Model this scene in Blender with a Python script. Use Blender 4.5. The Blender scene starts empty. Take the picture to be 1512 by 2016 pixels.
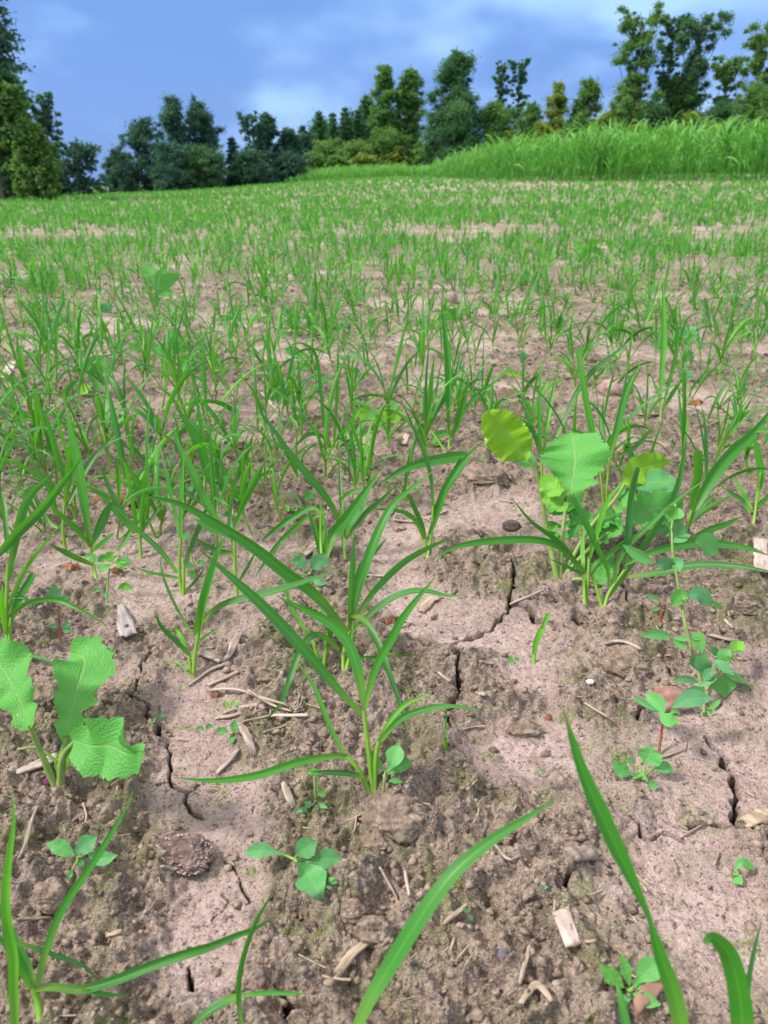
import bpy, math, random
import numpy as np
from mathutils import Vector

random.seed(7)
rng = np.random.default_rng(11)
scene = bpy.context.scene
COL = scene.collection

# ------------------------------------------------------------------ camera, world, sun, exposure
CAM_H = 0.42
FPX = 1523.0                       # focal length in photograph pixels (1512 x 2016)
PITCH = math.atan((1008 - 358) / FPX)
cam_d = bpy.data.cameras.new('camera')
cam = bpy.data.objects.new('camera', cam_d)
COL.objects.link(cam)
cam.location = (0, 0, CAM_H)
cam.rotation_euler = (math.pi / 2 - PITCH, 0, 0)
cam_d.sensor_fit = 'VERTICAL'
cam_d.sensor_height = 36.0
cam_d.sensor_width = 27.0
cam_d.lens = FPX / 2016 * 36.0
cam_d.clip_start = 0.01
cam_d.clip_end = 2000
cam_d.dof.use_dof = True
cam_d.dof.focus_distance = 0.72
cam_d.dof.aperture_fstop = cam_d.lens / 2.0
scene.camera = cam
scene.render.resolution_x, scene.render.resolution_y = 768, 1024

SUN_EL, SUN_AZ = math.radians(47), math.radians(-98)     # azimuth measured from +Y towards +X
world = bpy.data.worlds.new('World')
scene.world = world
world.use_nodes = True
wt = world.node_tree
wt.nodes.clear()


def N(nt, kind, **kw):
    n = nt.nodes.new(kind)
    for k, v in kw.items():
        if k.startswith('i_'):
            key = k[2:]
            n.inputs[int(key) if key.isdigit() else key.replace('_', ' ')].default_value = v
        else:
            setattr(n, k, v)
    return n


def math_n(nt, op, a, b=None, c=None, clamp=False):
    n = nt.nodes.new('ShaderNodeMath')
    n.operation = op
    n.use_clamp = clamp
    for i, v in enumerate((a, b, c)):
        if v is None:
            continue
        if hasattr(v, 'is_output'):
            nt.links.new(v, n.inputs[i])
        else:
            n.inputs[i].default_value = v
    return n.outputs[0]


def mix_n(nt, f, a, b, blend='MIX'):
    n = nt.nodes.new('ShaderNodeMix')
    n.data_type = 'RGBA'
    n.blend_type = blend
    for sock, v in ((n.inputs[0], f), (n.inputs[6], a), (n.inputs[7], b)):
        if hasattr(v, 'is_output'):
            nt.links.new(v, sock)
        elif isinstance(v, (int, float)):
            sock.default_value = v
        else:
            sock.default_value = (*v, 1) if len(v) == 3 else v
    return n.outputs[2]


def ramp_n(nt, f, lo, hi):
    n = nt.nodes.new('ShaderNodeMapRange')
    n.interpolation_type = 'SMOOTHSTEP'
    nt.links.new(f, n.inputs[0])
    n.inputs[1].default_value = lo
    n.inputs[2].default_value = hi
    return n.outputs[0]


def noise_n(nt, vec, scale, detail=4, rough=0.55, dist=0.0):
    n = nt.nodes.new('ShaderNodeTexNoise')
    n.inputs['Scale'].default_value = scale
    n.inputs['Detail'].default_value = detail
    n.inputs['Roughness'].default_value = rough
    n.inputs['Distortion'].default_value = dist
    if vec is not None:
        nt.links.new(vec, n.inputs['Vector'])
    return n.outputs[0]


sky = N(wt, 'ShaderNodeTexSky', sky_type='NISHITA', sun_disc=False, sun_elevation=SUN_EL, sun_rotation=SUN_AZ)
wc = N(wt, 'ShaderNodeTexCoord')
sep = N(wt, 'ShaderNodeSeparateXYZ')
wt.links.new(wc.outputs['Generated'], sep.inputs[0])
zz = math_n(wt, 'ADD', math_n(wt, 'MAXIMUM', sep.outputs[2], 0.0), 0.42)
comb = N(wt, 'ShaderNodeCombineXYZ')
wt.links.new(math_n(wt, 'DIVIDE', sep.outputs[0], zz), comb.inputs[0])
wt.links.new(math_n(wt, 'DIVIDE', sep.outputs[1], zz), comb.inputs[1])
comb.inputs[2].default_value = 6.35
c1 = noise_n(wt, comb.outputs[0], 1.25, 4, 0.5, 0.3)
c2 = noise_n(wt, comb.outputs[0], 4.5, 3, 0.5, 0.2)
cl = math_n(wt, 'ADD', math_n(wt, 'MULTIPLY', c1, 0.8), math_n(wt, 'MULTIPLY', c2, 0.2))
cf = ramp_n(wt, cl, 0.42, 0.58)
low = mix_n(wt, cf, (0.125, 0.255, 0.60), (0.350, 0.57, 0.92))
# the thin bright cloud deck higher up, above what the frame shows
up = ramp_n(wt, sep.outputs[2], 0.24, 0.62)
top = mix_n(wt, cf, (.84, .83, .83), (1.14, 1.11, 1.08))
dome = mix_n(wt, up, low, top)
skys = mix_n(wt, 1.0, sky.outputs[0], (0.10, 0.10, 0.10), 'MULTIPLY')
fin = mix_n(wt, 0.88, skys, dome)
bg = N(wt, 'ShaderNodeBackground')
wt.links.new(fin, bg.inputs[0])
bg.inputs[1].default_value = 1.0
wo = N(wt, 'ShaderNodeOutputWorld')
wt.links.new(bg.outputs[0], wo.inputs[0])

sun_d = bpy.data.lights.new('sun', 'SUN')
sun_d.energy = 3.3
sun_d.angle = math.radians(9)
sun_d.color = (1.0, 0.95, 0.87)
sun = bpy.data.objects.new('sun', sun_d)
COL.objects.link(sun)
sdir = Vector((math.sin(SUN_AZ) * math.cos(SUN_EL), math.cos(SUN_AZ) * math.cos(SUN_EL), math.sin(SUN_EL)))
sun.rotation_euler = sdir.to_track_quat('Z', 'Y').to_euler()
sun.location = sdir * 50

scene.view_settings.view_transform = 'Standard'
scene.view_settings.look = 'None'
scene.view_settings.exposure = 0.56
scene.view_settings.gamma = 1.0
scene.cycles.use_denoising = True
scene.cycles.max_bounces = 8
scene.cycles.transparent_max_bounces = 8

# ------------------------------------------------------------------ noise in numpy
def _hash(ix, iy, seed):
    h = (ix.astype(np.int64) * 374761393 + iy.astype(np.int64) * 668265263 + seed * 1442695041) & 0xFFFFFFFF
    h = ((h ^ (h >> 13)) * 1274126177) & 0xFFFFFFFF
    h = ((h ^ (h >> 16)) * 2246822519) & 0xFFFFFFFF
    return (h ^ (h >> 15)) & 0xFFFFFFFF


def perlin(x, y, seed=0):
    xi = np.floor(x); yi = np.floor(y)
    fx = x - xi; fy = y - yi
    u = fx * fx * fx * (fx * (fx * 6 - 15) + 10)
    v = fy * fy * fy * (fy * (fy * 6 - 15) + 10)

    def g(dx, dy):
        a = _hash(xi + dx, yi + dy, seed) * (2 * math.pi / 4294967296.0)
        return np.cos(a) * (fx - dx) + np.sin(a) * (fy - dy)
    n0 = g(0, 0) * (1 - u) + g(1, 0) * u
    n1 = g(0, 1) * (1 - u) + g(1, 1) * u
    return (n0 * (1 - v) + n1 * v) * 1.5


def cells(x, y, seed=0):
    """distance to the nearest point of a jittered grid, and that cell's random"""
    xi = np.floor(x); yi = np.floor(y)
    best = np.full(x.shape, 9.0); rr = np.zeros(x.shape)
    for dx in (-1, 0, 1):
        for dy in (-1, 0, 1):
            h = _hash(xi + dx, yi + dy, seed)
            px = xi + dx + (h & 1023) / 1023.0
            py = yi + dy + ((h >> 10) & 1023) / 1023.0
            d = (px - x) ** 2 + (py - y) ** 2
            m = d < best
            best = np.where(m, d, best)
            rr = np.where(m, ((h >> 20) & 1023) / 1023.0, rr)
    return np.sqrt(best), rr


def sst(x, a, b):
    t = np.clip((x - a) / (b - a), 0, 1)
    return t * t * (3 - 2 * t)


# ------------------------------------------------------------------ photograph pixel -> point of the place
CP, SP = math.cos(PITCH), math.sin(PITCH)


def ray(px, py):
    a = (px - 756) / FPX
    b = -(py - 1008) / FPX
    return np.array((a, CP + b * SP, -SP + b * CP))     # unit depth along the view axis


def at_depth(px, py, d):
    return np.array((0, 0, CAM_H)) + ray(px, py) * d


def at_y(px, py, y):
    r = ray(px, py)
    return np.array((0, 0, CAM_H)) + r * (y / r[1])


# ------------------------------------------------------------------ ground height
_US = np.linspace(-3, 3, 241)
_S = np.interp(_US, [-3, -.457, -.336, -.215, -.094, .057, .208, .457, 3],
               [-.008, -.008, -.008, -.006, .0088, .0137, .0172, .024, .032])
_S = np.convolve(np.pad(_S, 4, 'edge'), np.ones(9) / 9, 'valid')


def terrain(x, y):
    u = np.clip(x / np.maximum(y, 0.5), -3, 3)
    d = np.clip(y - 4, 0, 105)
    ease = d * d / (d + 5.0)
    return np.interp(u, _US, _S) * ease * 1.02


def blob_field(x, y, blobs):
    f = np.zeros(np.shape(x))
    for cx, cy, rx, ry, s in blobs:
        f = f + s * np.exp(-(((x - cx) / rx) ** 2 + ((y - cy) / ry) ** 2))
    return f


def flat(px, py):
    r = ray(px, py)
    t = -CAM_H / r[2]
    return r[0] * t, r[1] * t


def px_blob(px, py, wpx, hpx, s):
    x, y = flat(px, py)
    x2, _ = flat(px + wpx, py)
    _, y2 = flat(px, py - hpx)
    return (x, y, abs(x2 - x), abs(y2 - y), s)


# smooth pale crust (+) and rough crumbly soil (-) where the photograph has them
CRUST = [px_blob(*b) for b in (
    (400, 1400, 85, 90, 1.0), (395, 1480, 70, 80, .9), (420, 1560, 90, 45, .8), (430, 1700, 75, 120, 1.0), (410, 1850, 90, 100, .8), (500, 1760, 50, 60, .6),
    (985, 1250, 130, 45, .9), (900, 1240, 90, 50, .7), (1040, 1330, 90, 60, .7), (770, 1100, 60, 50, .6),
    (1370, 1720, 110, 90, 1.0), (1480, 1850, 60, 110, .8), (1200, 1210, 90, 30, .5), (1440, 1560, 80, 60, .7),
    (270, 1180, 90, 35, .6), (820, 1190, 60, 40, .5), (1380, 780, 90, 25, .8), (1250, 700, 120, 25, .6), (850, 720, 120, 25, .5),
    (760, 590, 120, 12, .7), (930, 610, 90, 10, .6), (560, 700, 90, 22, .6), (200, 640, 120, 20, .6), (1040, 1500, 120, 60, .35), (230, 1330, 60, 40, .4),
    (120, 1230, 70, 40, -.5), (90, 1560, 120, 60, -.8), (200, 1640, 80, 60, -.8), (800, 1600, 130, 50, -1.0), (720, 1760, 150, 110, -.8), (900, 1950, 200, 80, -.5),
    (940, 930, 90, 40, -.9), (930, 1130, 130, 50, -.8), (1450, 1200, 80, 60, -.9), (1300, 1290, 90, 50, -.9), (1180, 1390, 120, 50, -.4), (1460, 1450, 80, 60, -.4),
    (560, 1440, 120, 70, -.6), (80, 1450, 80, 60, -.6), (230, 1290, 70, 40, -.5), (1000, 870, 120, 40, -.6), (1230, 830, 120, 25, -.6), (700, 830, 150, 30, -.5), (1060, 540, 250, 12, -.6), (90, 470, 180, 8, -.5))]

# raised lumps in the soil itself
LUMPS = [px_blob(*b) for b in (
    (775, 1590, 90, 55, .017), (690, 1770, 70, 60, .012), (1235, 1290, 50, 40, .012), (1480, 1310, 90, 100, .028), (945, 920, 60, 45, .016),
    (940, 1120, 60, 30, .010), (1455, 1185, 45, 45, .012), (95, 1750, 45, 40, .010), (525, 1320, 40, 30, .010), (200, 1680, 90, 60, .006), (560, 1660, 60, 40, -.006),
    (740, 1810, 40, 30, -.016), (120, 1560, 130, 22, -.008), (1300, 900, 80, 35, .012), (150, 900, 90, 40, .012), (1250, 800, 60, 20, .012), (400, 760, 120, 20, .014), (1040, 640, 130, 14, .02), (1380, 520, 160, 9, .03), (700, 500, 160, 8, .03))]

CRACKS = []
for w, d, pts in (
    (1.6, .016, [(302, 1303), (277, 1327), (273, 1360), (260, 1397), (287, 1403), (293, 1427), (313, 1447), (330, 1463), (333, 1500), (337, 1517), (328, 1540), (347, 1553), (367, 1570), (372, 1597), (400, 1615)]),
    (1.2, .010, [(260, 1395), (230, 1407), (205, 1413)]), (1.2, .010, [(325, 1547), (295, 1549), (268, 1556)]), (.8, .007, [(367, 1568), (390, 1552), (415, 1545)]),
    (1.9, .018, [(995, 1125), (1010, 1150), (1005, 1190), (997, 1220), (970, 1250), (930, 1270), (895, 1280), (868, 1285)]),
    (2.2, .018, [(893, 1293), (903, 1320), (898, 1350), (908, 1365), (897, 1400), (883, 1460)]),
    (3.2, .022, [(1000, 1207), (1040, 1207), (1050, 1226), (1060, 1236), (1080, 1243), (1094, 1256)]), (2.6, .015, [(1123, 1243), (1148, 1252)]),
    (1.8, .014, [(868, 1285), (820, 1277), (780, 1270)]),
    (2.6, .022, [(1390, 1465), (1415, 1495), (1437, 1530), (1447, 1570), (1444, 1610), (1452, 1640), (1480, 1650), (1530, 1690)]),
    (1.8, .014, [(1450, 1640), (1410, 1637), (1385, 1633), (1352, 1641)]), (2.4, .018, [(1342, 1664), (1300, 1654), (1262, 1655), (1240, 1630)]),
    (.7, .006, [(440, 1695), (465, 1718), (485, 1745), (484, 1762), (478, 1778)]), (.6, .005, [(443, 1755), (440, 1790), (425, 1815)]),
    (1.4, .012, [(1090, 1772), (1112, 1752), (1135, 1738)]), (2.6, .02, [(545, 1950), (575, 1978), (625, 2005)]),
    (1.8, .014, [(1255, 1440), (1262, 1425), (1230, 1418), (1205, 1400)]), (1.6, .012, [(1295, 1325), (1310, 1345), (1320, 1360)]),
    (1.4, .012, [(365, 1900), (372, 1930), (385, 1950)]), (1.2, .010, [(1210, 1180), (1230, 1200), (1245, 1230)])):
    P = [flat(*p) for p in pts]
    for a, b in zip(P, P[1:]):
        CRACKS.append((a, b, w * 0.001, d))


def rough_mask(x, y):
    f = 0.75 * perlin(x / .34, y / .34, 3) + .5 * perlin(x / .11, y / .11, 4) + .25 * perlin(x / .04, y / .04, 8)
    f = f - 1.05 * blob_field(x, y, CRUST)
    return sst(f, -.72, .12)


def ground(x, y, res=None, parts=False):
    """height of the soil; RES: the spacing of the sheet there, so that octaves finer than it fade out"""
    x = np.asarray(x, float); y = np.asarray(y, float)
    if res is None:
        res = np.zeros(x.shape)
    R = rough_mask(x, y)
    z = terrain(x, y)
    far = 1 / (1 + np.maximum(y, 0) * .03)
    z = z + .009 * perlin(x / .42, y / .42, 1) + .018 * perlin(x / 1.7, y / 1.7, 2) / (1 + .5 * np.maximum(y - 3.5, 0))
    z = z + blob_field(x, y, LUMPS) * (1 + .5 * perlin(x / .022, y / .022, 33))

    def oct_(lam):
        return 1 - sst(res, lam / 5, lam / 2)
    wx = x + .006 * perlin(x / .02, y / .02, 21)
    wy = y + .006 * perlin(x / .02, y / .02, 22)
    z = z + R * .016 * (0.55 - np.abs(perlin(wx / .062, wy / .062, 5))) * oct_(.062) * 1.3
    cd, cr = cells(wx / .022, wy / .022, 6)
    z = z + R * .0042 * np.sqrt(np.clip(1 - (cd * 1.25) ** 2, 0, 1)) * (.1 + cr) * oct_(.022)
    z = z + (.20 + .80 * R) * .0062 * perlin(wx / .0125, wy / .0125, 7) * oct_(.0125)
    z = z + (.26 + .74 * R) * .0040 * perlin(x / .0062, y / .0062, 9) * oct_(.0062)
    z = z + (.36 + .64 * R) * .0017 * perlin(x / .0033, y / .0033, 10) * oct_(.0033)
    crack = np.zeros(x.shape)
    dep = np.zeros(x.shape)
    jx = .0045 * perlin(x / .012, y / .012, 41); jy = .0045 * perlin(x / .012, y / .012, 42)
    jw = 1 + .7 * perlin(x / .02, y / .02, 43)
    for (a, b, w, d) in CRACKS:
        m = (x > min(a[0], b[0]) - .02) & (x < max(a[0], b[0]) + .02) & (y > min(a[1], b[1]) - .02) & (y < max(a[1], b[1]) + .02)
        if not np.any(m):
            continue
        qx = x[m] + jx[m] - a[0]; qy = y[m] + jy[m] - a[1]
        ex, ey = b[0] - a[0], b[1] - a[1]
        t = np.clip((qx * ex + qy * ey) / (ex * ex + ey * ey), 0, 1)
        dist = np.hypot(qx - t * ex, qy - t * ey)
        c = 1 - sst(dist / (w * .70 * np.clip(jw[m], .5, 1.7)), .55, 1.35)
        crack[m] = np.maximum(crack[m], c)
        dep[m] = np.maximum(dep[m], c * d)
    z = z - dep
    if parts:
        return z, R, crack
    return z


def gz(x, y):
    return float(ground(np.array([x]), np.array([y]))[0])


def gp(px, py):
    """the point of the soil seen at a pixel"""
    r = ray(px, py)
    t = -CAM_H / r[2]
    for _ in range(6):
        z = gz(r[0] * t, r[1] * t)
        t = (z - CAM_H) / r[2]
    return np.array((r[0] * t, r[1] * t, CAM_H + r[2] * t))


def depth_of(p):
    return p[1] * CP + (CAM_H - p[2]) * SP


# ------------------------------------------------------------------ object helpers
def mesh_data(name, V, F, mat, uv=None, attrs=None, smooth=True):
    """F: an (n,3) or (n,4) array, or a list of such arrays"""
    V = np.asarray(V, np.float32)
    Fs = F if isinstance(F, list) else [F]
    Fs = [np.asarray(f, np.int32) for f in Fs if len(f)]
    me = bpy.data.meshes.new(name)
    me.vertices.add(len(V))
    me.vertices.foreach_set('co', V.ravel())
    loops = np.concatenate([f.ravel() for f in Fs])
    sizes = np.concatenate([np.full(len(f), f.shape[1], np.int32) for f in Fs])
    me.loops.add(len(loops))
    me.loops.foreach_set('vertex_index', loops)
    me.polygons.add(len(sizes))
    st = np.zeros(len(sizes), np.int32)
    st[1:] = np.cumsum(sizes)[:-1]
    me.polygons.foreach_set('loop_start', st)
    me.polygons.foreach_set('loop_total', sizes)
    me.update(calc_edges=True)
    if smooth:
        me.polygons.foreach_set('use_smooth', np.ones(len(sizes), bool))
    if uv is not None:
        l = me.uv_layers.new(name='UVMap')
        l.data.foreach_set('uv', np.asarray(uv, np.float32)[loops].ravel())
    for k, a in (attrs or {}).items():
        at = me.attributes.new(k, 'FLOAT', 'POINT')
        at.data.foreach_set('value', np.asarray(a, np.float32))
    me.materials.append(mat)
    return me


def link(name, me, parent=None):
    o = bpy.data.objects.new(name, me)
    COL.objects.link(o)
    if parent is not None:
        o.parent = parent
    return o


def tag(o, label=None, cat=None, group=None, kind=None):
    if label: o['label'] = label
    if cat: o['category'] = cat
    if group: o['group'] = group
    if kind: o['kind'] = kind
    return o


def thing(name, label, cat, loc, group=None):
    o = bpy.data.objects.new(name, None)
    o.empty_display_size = .02
    COL.objects.link(o)
    o.location = tuple(float(c) for c in loc)
    return tag(o, label, cat, group)


def copy_tree(o, parent=None):
    c = o.copy()
    COL.objects.link(c)
    if parent is not None:
        c.parent = parent
    for ch in list(o.children):
        copy_tree(ch, c)
    return c


# ------------------------------------------------------------------ materials
def new_mat(name):
    m = bpy.data.materials.new(name)
    m.use_nodes = True
    nt = m.node_tree
    nt.nodes.clear()
    out = N(nt, 'ShaderNodeOutputMaterial')
    return m, nt, out


def attr_n(nt, name):
    n = N(nt, 'ShaderNodeAttribute', attribute_name=name)
    return n.outputs['Fac']


def pos_n(nt):
    return N(nt, 'ShaderNodeTexCoord').outputs['Object']


def bump_n(nt, h, strength, dist, prev=None):
    b = N(nt, 'ShaderNodeBump')
    b.inputs['Strength'].default_value = strength
    b.inputs['Distance'].default_value = dist
    nt.links.new(h, b.inputs['Height'])
    if prev is not None:
        nt.links.new(prev, b.inputs['Normal'])
    return b.outputs[0]


def ground_mat():
    m, nt, out = new_mat('field_soil')
    P = pos_n(nt)
    R = attr_n(nt, 'rough'); C = attr_n(nt, 'crack'); G = attr_n(nt, 'green')
    n1 = noise_n(nt, P, 9, 5, .6)
    n2 = noise_n(nt, P, 70, 6, .68)
    n3 = noise_n(nt, P, 340, 4, .7)
    n4 = noise_n(nt, P, 950, 2, .6)
    crust = mix_n(nt, ramp_n(nt, n1, .35, .65), (.47, .335, .305), (.63, .470, .440))
    crust = mix_n(nt, ramp_n(nt, n2, .45, .70), crust, (.35, .255, .215))
    soil = mix_n(nt, ramp_n(nt, n2, .36, .62), (.110, .079, .058), (.41, .315, .250))
    base = mix_n(nt, math_n(nt, 'ADD', R, math_n(nt, 'MULTIPLY', math_n(nt, 'SUBTRACT', n2, .5), 1.3), clamp=True), crust, soil)
    # pale sand grains, dark grains; crevice and pore shade put into the colour
    base = mix_n(nt, math_n(nt, 'MULTIPLY', ramp_n(nt, n3, .54, .68), .65), base, (.58, .455, .40))
    base = mix_n(nt, math_n(nt, 'MULTIPLY', math_n(nt, 'SUBTRACT', 1.0, ramp_n(nt, n3, .34, .47)), .72), base, (.085, .06, .046))  # lows of the bump noise darkened as painted crevice shade
    base = mix_n(nt, math_n(nt, 'MULTIPLY', ramp_n(nt, n4, .54, .66), .6), base, (.68, .58, .53))
    vo = N(nt, 'ShaderNodeTexVoronoi', feature='F1')
    vo.inputs['Scale'].default_value = 190
    nt.links.new(P, vo.inputs['Vector'])
    vs = N(nt, 'ShaderNodeSeparateColor')
    nt.links.new(vo.outputs['Color'], vs.inputs[0])
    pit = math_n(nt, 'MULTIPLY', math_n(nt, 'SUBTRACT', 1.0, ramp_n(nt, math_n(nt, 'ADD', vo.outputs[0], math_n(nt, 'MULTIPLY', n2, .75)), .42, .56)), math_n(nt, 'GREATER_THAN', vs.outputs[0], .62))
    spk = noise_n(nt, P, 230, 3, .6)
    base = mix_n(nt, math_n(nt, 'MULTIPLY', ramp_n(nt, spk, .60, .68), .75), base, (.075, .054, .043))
    base = mix_n(nt, math_n(nt, 'MULTIPLY', pit, .7), base, (.07, .05, .04))  # pores painted dark, standing in for the shade inside them
    # thin green film of moss and algae
    ms = noise_n(nt, P, 16, 4, .65, .4)
    mf = math_n(nt, 'MULTIPLY', ramp_n(nt, ms, .46, .64), ramp_n(nt, n3, .40, .60))
    mf = math_n(nt, 'MULTIPLY', mf, math_n(nt, 'ADD', .25, math_n(nt, 'MULTIPLY', R, .75)))
    base = mix_n(nt, math_n(nt, 'MULTIPLY', mf, .85), base, (.165, .195, .05))
    ms2 = noise_n(nt, P, 30, 3, .6)
    mf2 = math_n(nt, 'MULTIPLY', ramp_n(nt, ms2, .59, .67), ramp_n(nt, n3, .46, .58))
    base = mix_n(nt, math_n(nt, 'MULTIPLY', mf2, .9), base, (.13, .22, .025))
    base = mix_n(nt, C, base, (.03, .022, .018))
    base = mix_n(nt, G, base, (.085, .17, .045))
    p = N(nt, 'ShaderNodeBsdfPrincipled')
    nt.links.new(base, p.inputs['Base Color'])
    p.inputs['Roughness'].default_value = .92
    p.inputs['Specular IOR Level'].default_value = .22
    b = bump_n(nt, n2, .8, .007)
    b = bump_n(nt, n3, 1.0, .0040, b)
    b = bump_n(nt, math_n(nt, 'SUBTRACT', 1.0, pit), .9, .0022, b)
    b = bump_n(nt, n4, .8, .0012, b)
    nt.links.new(b, p.inputs['Normal'])
    nt.links.new(p.outputs[0], out.inputs[0])
    return m


def soil_mat(name='clod_soil', dark=(.145, .102, .078), light=(.34, .26, .205)):
    m, nt, out = new_mat(name)
    P = pos_n(nt)
    rnd = N(nt, 'ShaderNodeObjectInfo').outputs['Random']
    n2 = noise_n(nt, P, 70, 5, .62); n3 = noise_n(nt, P, 400, 3, .6)
    base = mix_n(nt, ramp_n(nt, n2, .34, .68), dark, light)
    base = mix_n(nt, math_n(nt, 'MULTIPLY', ramp_n(nt, n3, .55, .72), .6), base, (.50, .40, .33))
    base = mix_n(nt, math_n(nt, 'MULTIPLY', ramp_n(nt, noise_n(nt, P, 28, 3), .56, .7), .5), base, (.13, .13, .05))
    p = N(nt, 'ShaderNodeBsdfPrincipled')
    nt.links.new(base, p.inputs['Base Color'])
    p.inputs['Roughness'].default_value = .93
    p.inputs['Specular IOR Level'].default_value = .2
    nt.links.new(bump_n(nt, n3, .7, .002, bump_n(nt, n2, .6, .005)), p.inputs['Normal'])
    nt.links.new(p.outputs[0], out.inputs[0])
    return m


def green_mat(name, dark, mid, light, base_tone, trans, tr_amt=.34, rough=.42, veins='grass', spec=.42, crinkle=.8):
    """leaf material: colour from the blade's own tint, ribs along it, light let through"""
    m, nt, out = new_mat(name)
    T = attr_n(nt, 'tint')
    uvn = N(nt, 'ShaderNodeUVMap', uv_map='UVMap')
    sp = N(nt, 'ShaderNodeSeparateXYZ')
    nt.links.new(uvn.outputs[0], sp.inputs[0])
    u, v = sp.outputs[0], sp.outputs[1]
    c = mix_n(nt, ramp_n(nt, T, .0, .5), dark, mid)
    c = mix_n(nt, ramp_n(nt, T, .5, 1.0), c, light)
    P = pos_n(nt)
    c = mix_n(nt, math_n(nt, 'MULTIPLY', ramp_n(nt, noise_n(nt, P, 45, 3), .35, .75), .5), c, mid)
    p = N(nt, 'ShaderNodeBsdfPrincipled')
    au = math_n(nt, 'ABSOLUTE', math_n(nt, 'SUBTRACT', u, .5))
    if veins == 'grass':
        st = math_n(nt, 'SINE', math_n(nt, 'MULTIPLY', u, 75.0))
        c = mix_n(nt, math_n(nt, 'MULTIPLY', math_n(nt, 'ADD', st, 1.0), .17), c, light)
        c = mix_n(nt, math_n(nt, 'MULTIPLY', math_n(nt, 'SUBTRACT', 1.0, ramp_n(nt, au, .02, .07)), .45), c, light)
        c = mix_n(nt, math_n(nt, 'MULTIPLY', math_n(nt, 'SUBTRACT', 1.0, ramp_n(nt, v, .0, .30)), .75), c, base_tone)
        tipn = noise_n(nt, P, 25, 2)
        c = mix_n(nt, math_n(nt, 'MULTIPLY', ramp_n(nt, math_n(nt, 'ADD', v, math_n(nt, 'MULTIPLY', math_n(nt, 'SUBTRACT', tipn, .5), .5)), .93, 1.02), .6), c, (.30, .25, .10))
        nrm = bump_n(nt, st, .25, .0004)
    elif veins == 'net':
        k = math_n(nt, 'FRACT', math_n(nt, 'MULTIPLY', math_n(nt, 'SUBTRACT', v, math_n(nt, 'MULTIPLY', au, .75)), 7.0))
        lv = math_n(nt, 'SUBTRACT', 1.0, ramp_n(nt, math_n(nt, 'ABSOLUTE', math_n(nt, 'SUBTRACT', k, .5)), .02, .09))
        mr = math_n(nt, 'SUBTRACT', 1.0, ramp_n(nt, au, .010, .032))
        vn = math_n(nt, 'MAXIMUM', math_n(nt, 'MULTIPLY', lv, .6), mr)
        c = mix_n(nt, math_n(nt, 'MULTIPLY', vn, .42), c, base_tone)
        vo = N(nt, 'ShaderNodeTexVoronoi', feature='DISTANCE_TO_EDGE')
        vo.inputs['Scale'].default_value = 420
        nt.links.new(P, vo.inputs['Vector'])
        hh = math_n(nt, 'SUBTRACT', math_n(nt, 'MULTIPLY', ramp_n(nt, vo.outputs[0], 0, .25), .6), vn)
        nrm = bump_n(nt, hh, crinkle, .0014)
    else:
        nrm = bump_n(nt, noise_n(nt, P, 40, 3), .3, .002)
    nt.links.new(c, p.inputs['Base Color'])
    p.inputs['Roughness'].default_value = rough
    p.inputs['Specular IOR Level'].default_value = spec
    nt.links.new(nrm, p.inputs['Normal'])
    tb = N(nt, 'ShaderNodeBsdfTranslucent')
    nt.links.new(mix_n(nt, .5, c, trans), tb.inputs[0])
    ms = N(nt, 'ShaderNodeMixShader')
    ms.inputs[0].default_value = tr_amt
    nt.links.new(p.outputs[0], ms.inputs[1])
    nt.links.new(tb.outputs[0], ms.inputs[2])
    nt.links.new(ms.outputs[0], out.inputs[0])
    return m


def plain_mat(name, a, b, scale=60, rough=.8, stretch=None, bump=.4, bd=.001, spec=.3):
    m, nt, out = new_mat(name)
    P = pos_n(nt)
    if stretch:
        mp = N(nt, 'ShaderNodeMapping')
        mp.inputs['Scale'].default_value = stretch
        nt.links.new(P, mp.inputs[0])
        P = mp.outputs[0]
    n = noise_n(nt, P, scale, 5, .6)
    p = N(nt, 'ShaderNodeBsdfPrincipled')
    nt.links.new(mix_n(nt, ramp_n(nt, n, .32, .68), a, b), p.inputs['Base Color'])
    p.inputs['Roughness'].default_value = rough
    p.inputs['Specular IOR Level'].default_value = spec
    nt.links.new(bump_n(nt, n, bump, bd), p.inputs['Normal'])
    nt.links.new(p.outputs[0], out.inputs[0])
    return m


M_GROUND = ground_mat()
M_CLOD = soil_mat()
M_CRUMB = soil_mat('crumb_soil', (.13, .09, .07), (.36, .28, .225))
M_BLADE = green_mat('grass_blade', (.010, .095, .036), (.024, .215, .022), (.145, .46, .028), (.20, .36, .05), (.16, .56, .01), tr_amt=.38, rough=.38, spec=.5)
M_STEM = green_mat('grass_stem', (.11, .32, .03), (.19, .42, .035), (.28, .50, .05), (.40, .48, .14), (.2, .45, .04), tr_amt=.2)
M_RADISH = green_mat('lobed_leaf', (.085, .310, .125), (.115, .44, .075), (.30, .56, .012), (.34, .50, .20), (.20, .52, .03), tr_amt=.33, rough=.5, veins='net', crinkle=.45)
M_WEED = green_mat('weed_leaf', (.095, .290, .135), (.115, .41, .100), (.17, .48, .040), (.28, .46, .18), (.20, .50, .06), tr_amt=.28, rough=.5, veins='net', crinkle=.22)
M_PETIOLE = plain_mat('leaf_stalk', (.16, .30, .06), (.28, .36, .11), 80, .5)
M_RED = plain_mat('red_stalk', (.20, .045, .030), (.28, .12, .05), 80, .5)
M_STONE = plain_mat('stone', (.26, .165, .145), (.44, .315, .285), 90, .85, bump=.5, bd=.002)
M_STRAW = plain_mat('straw', (.24, .17, .115), (.48, .38, .285), 30, .7, (1, 12, 12), .6, .0012)
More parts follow.
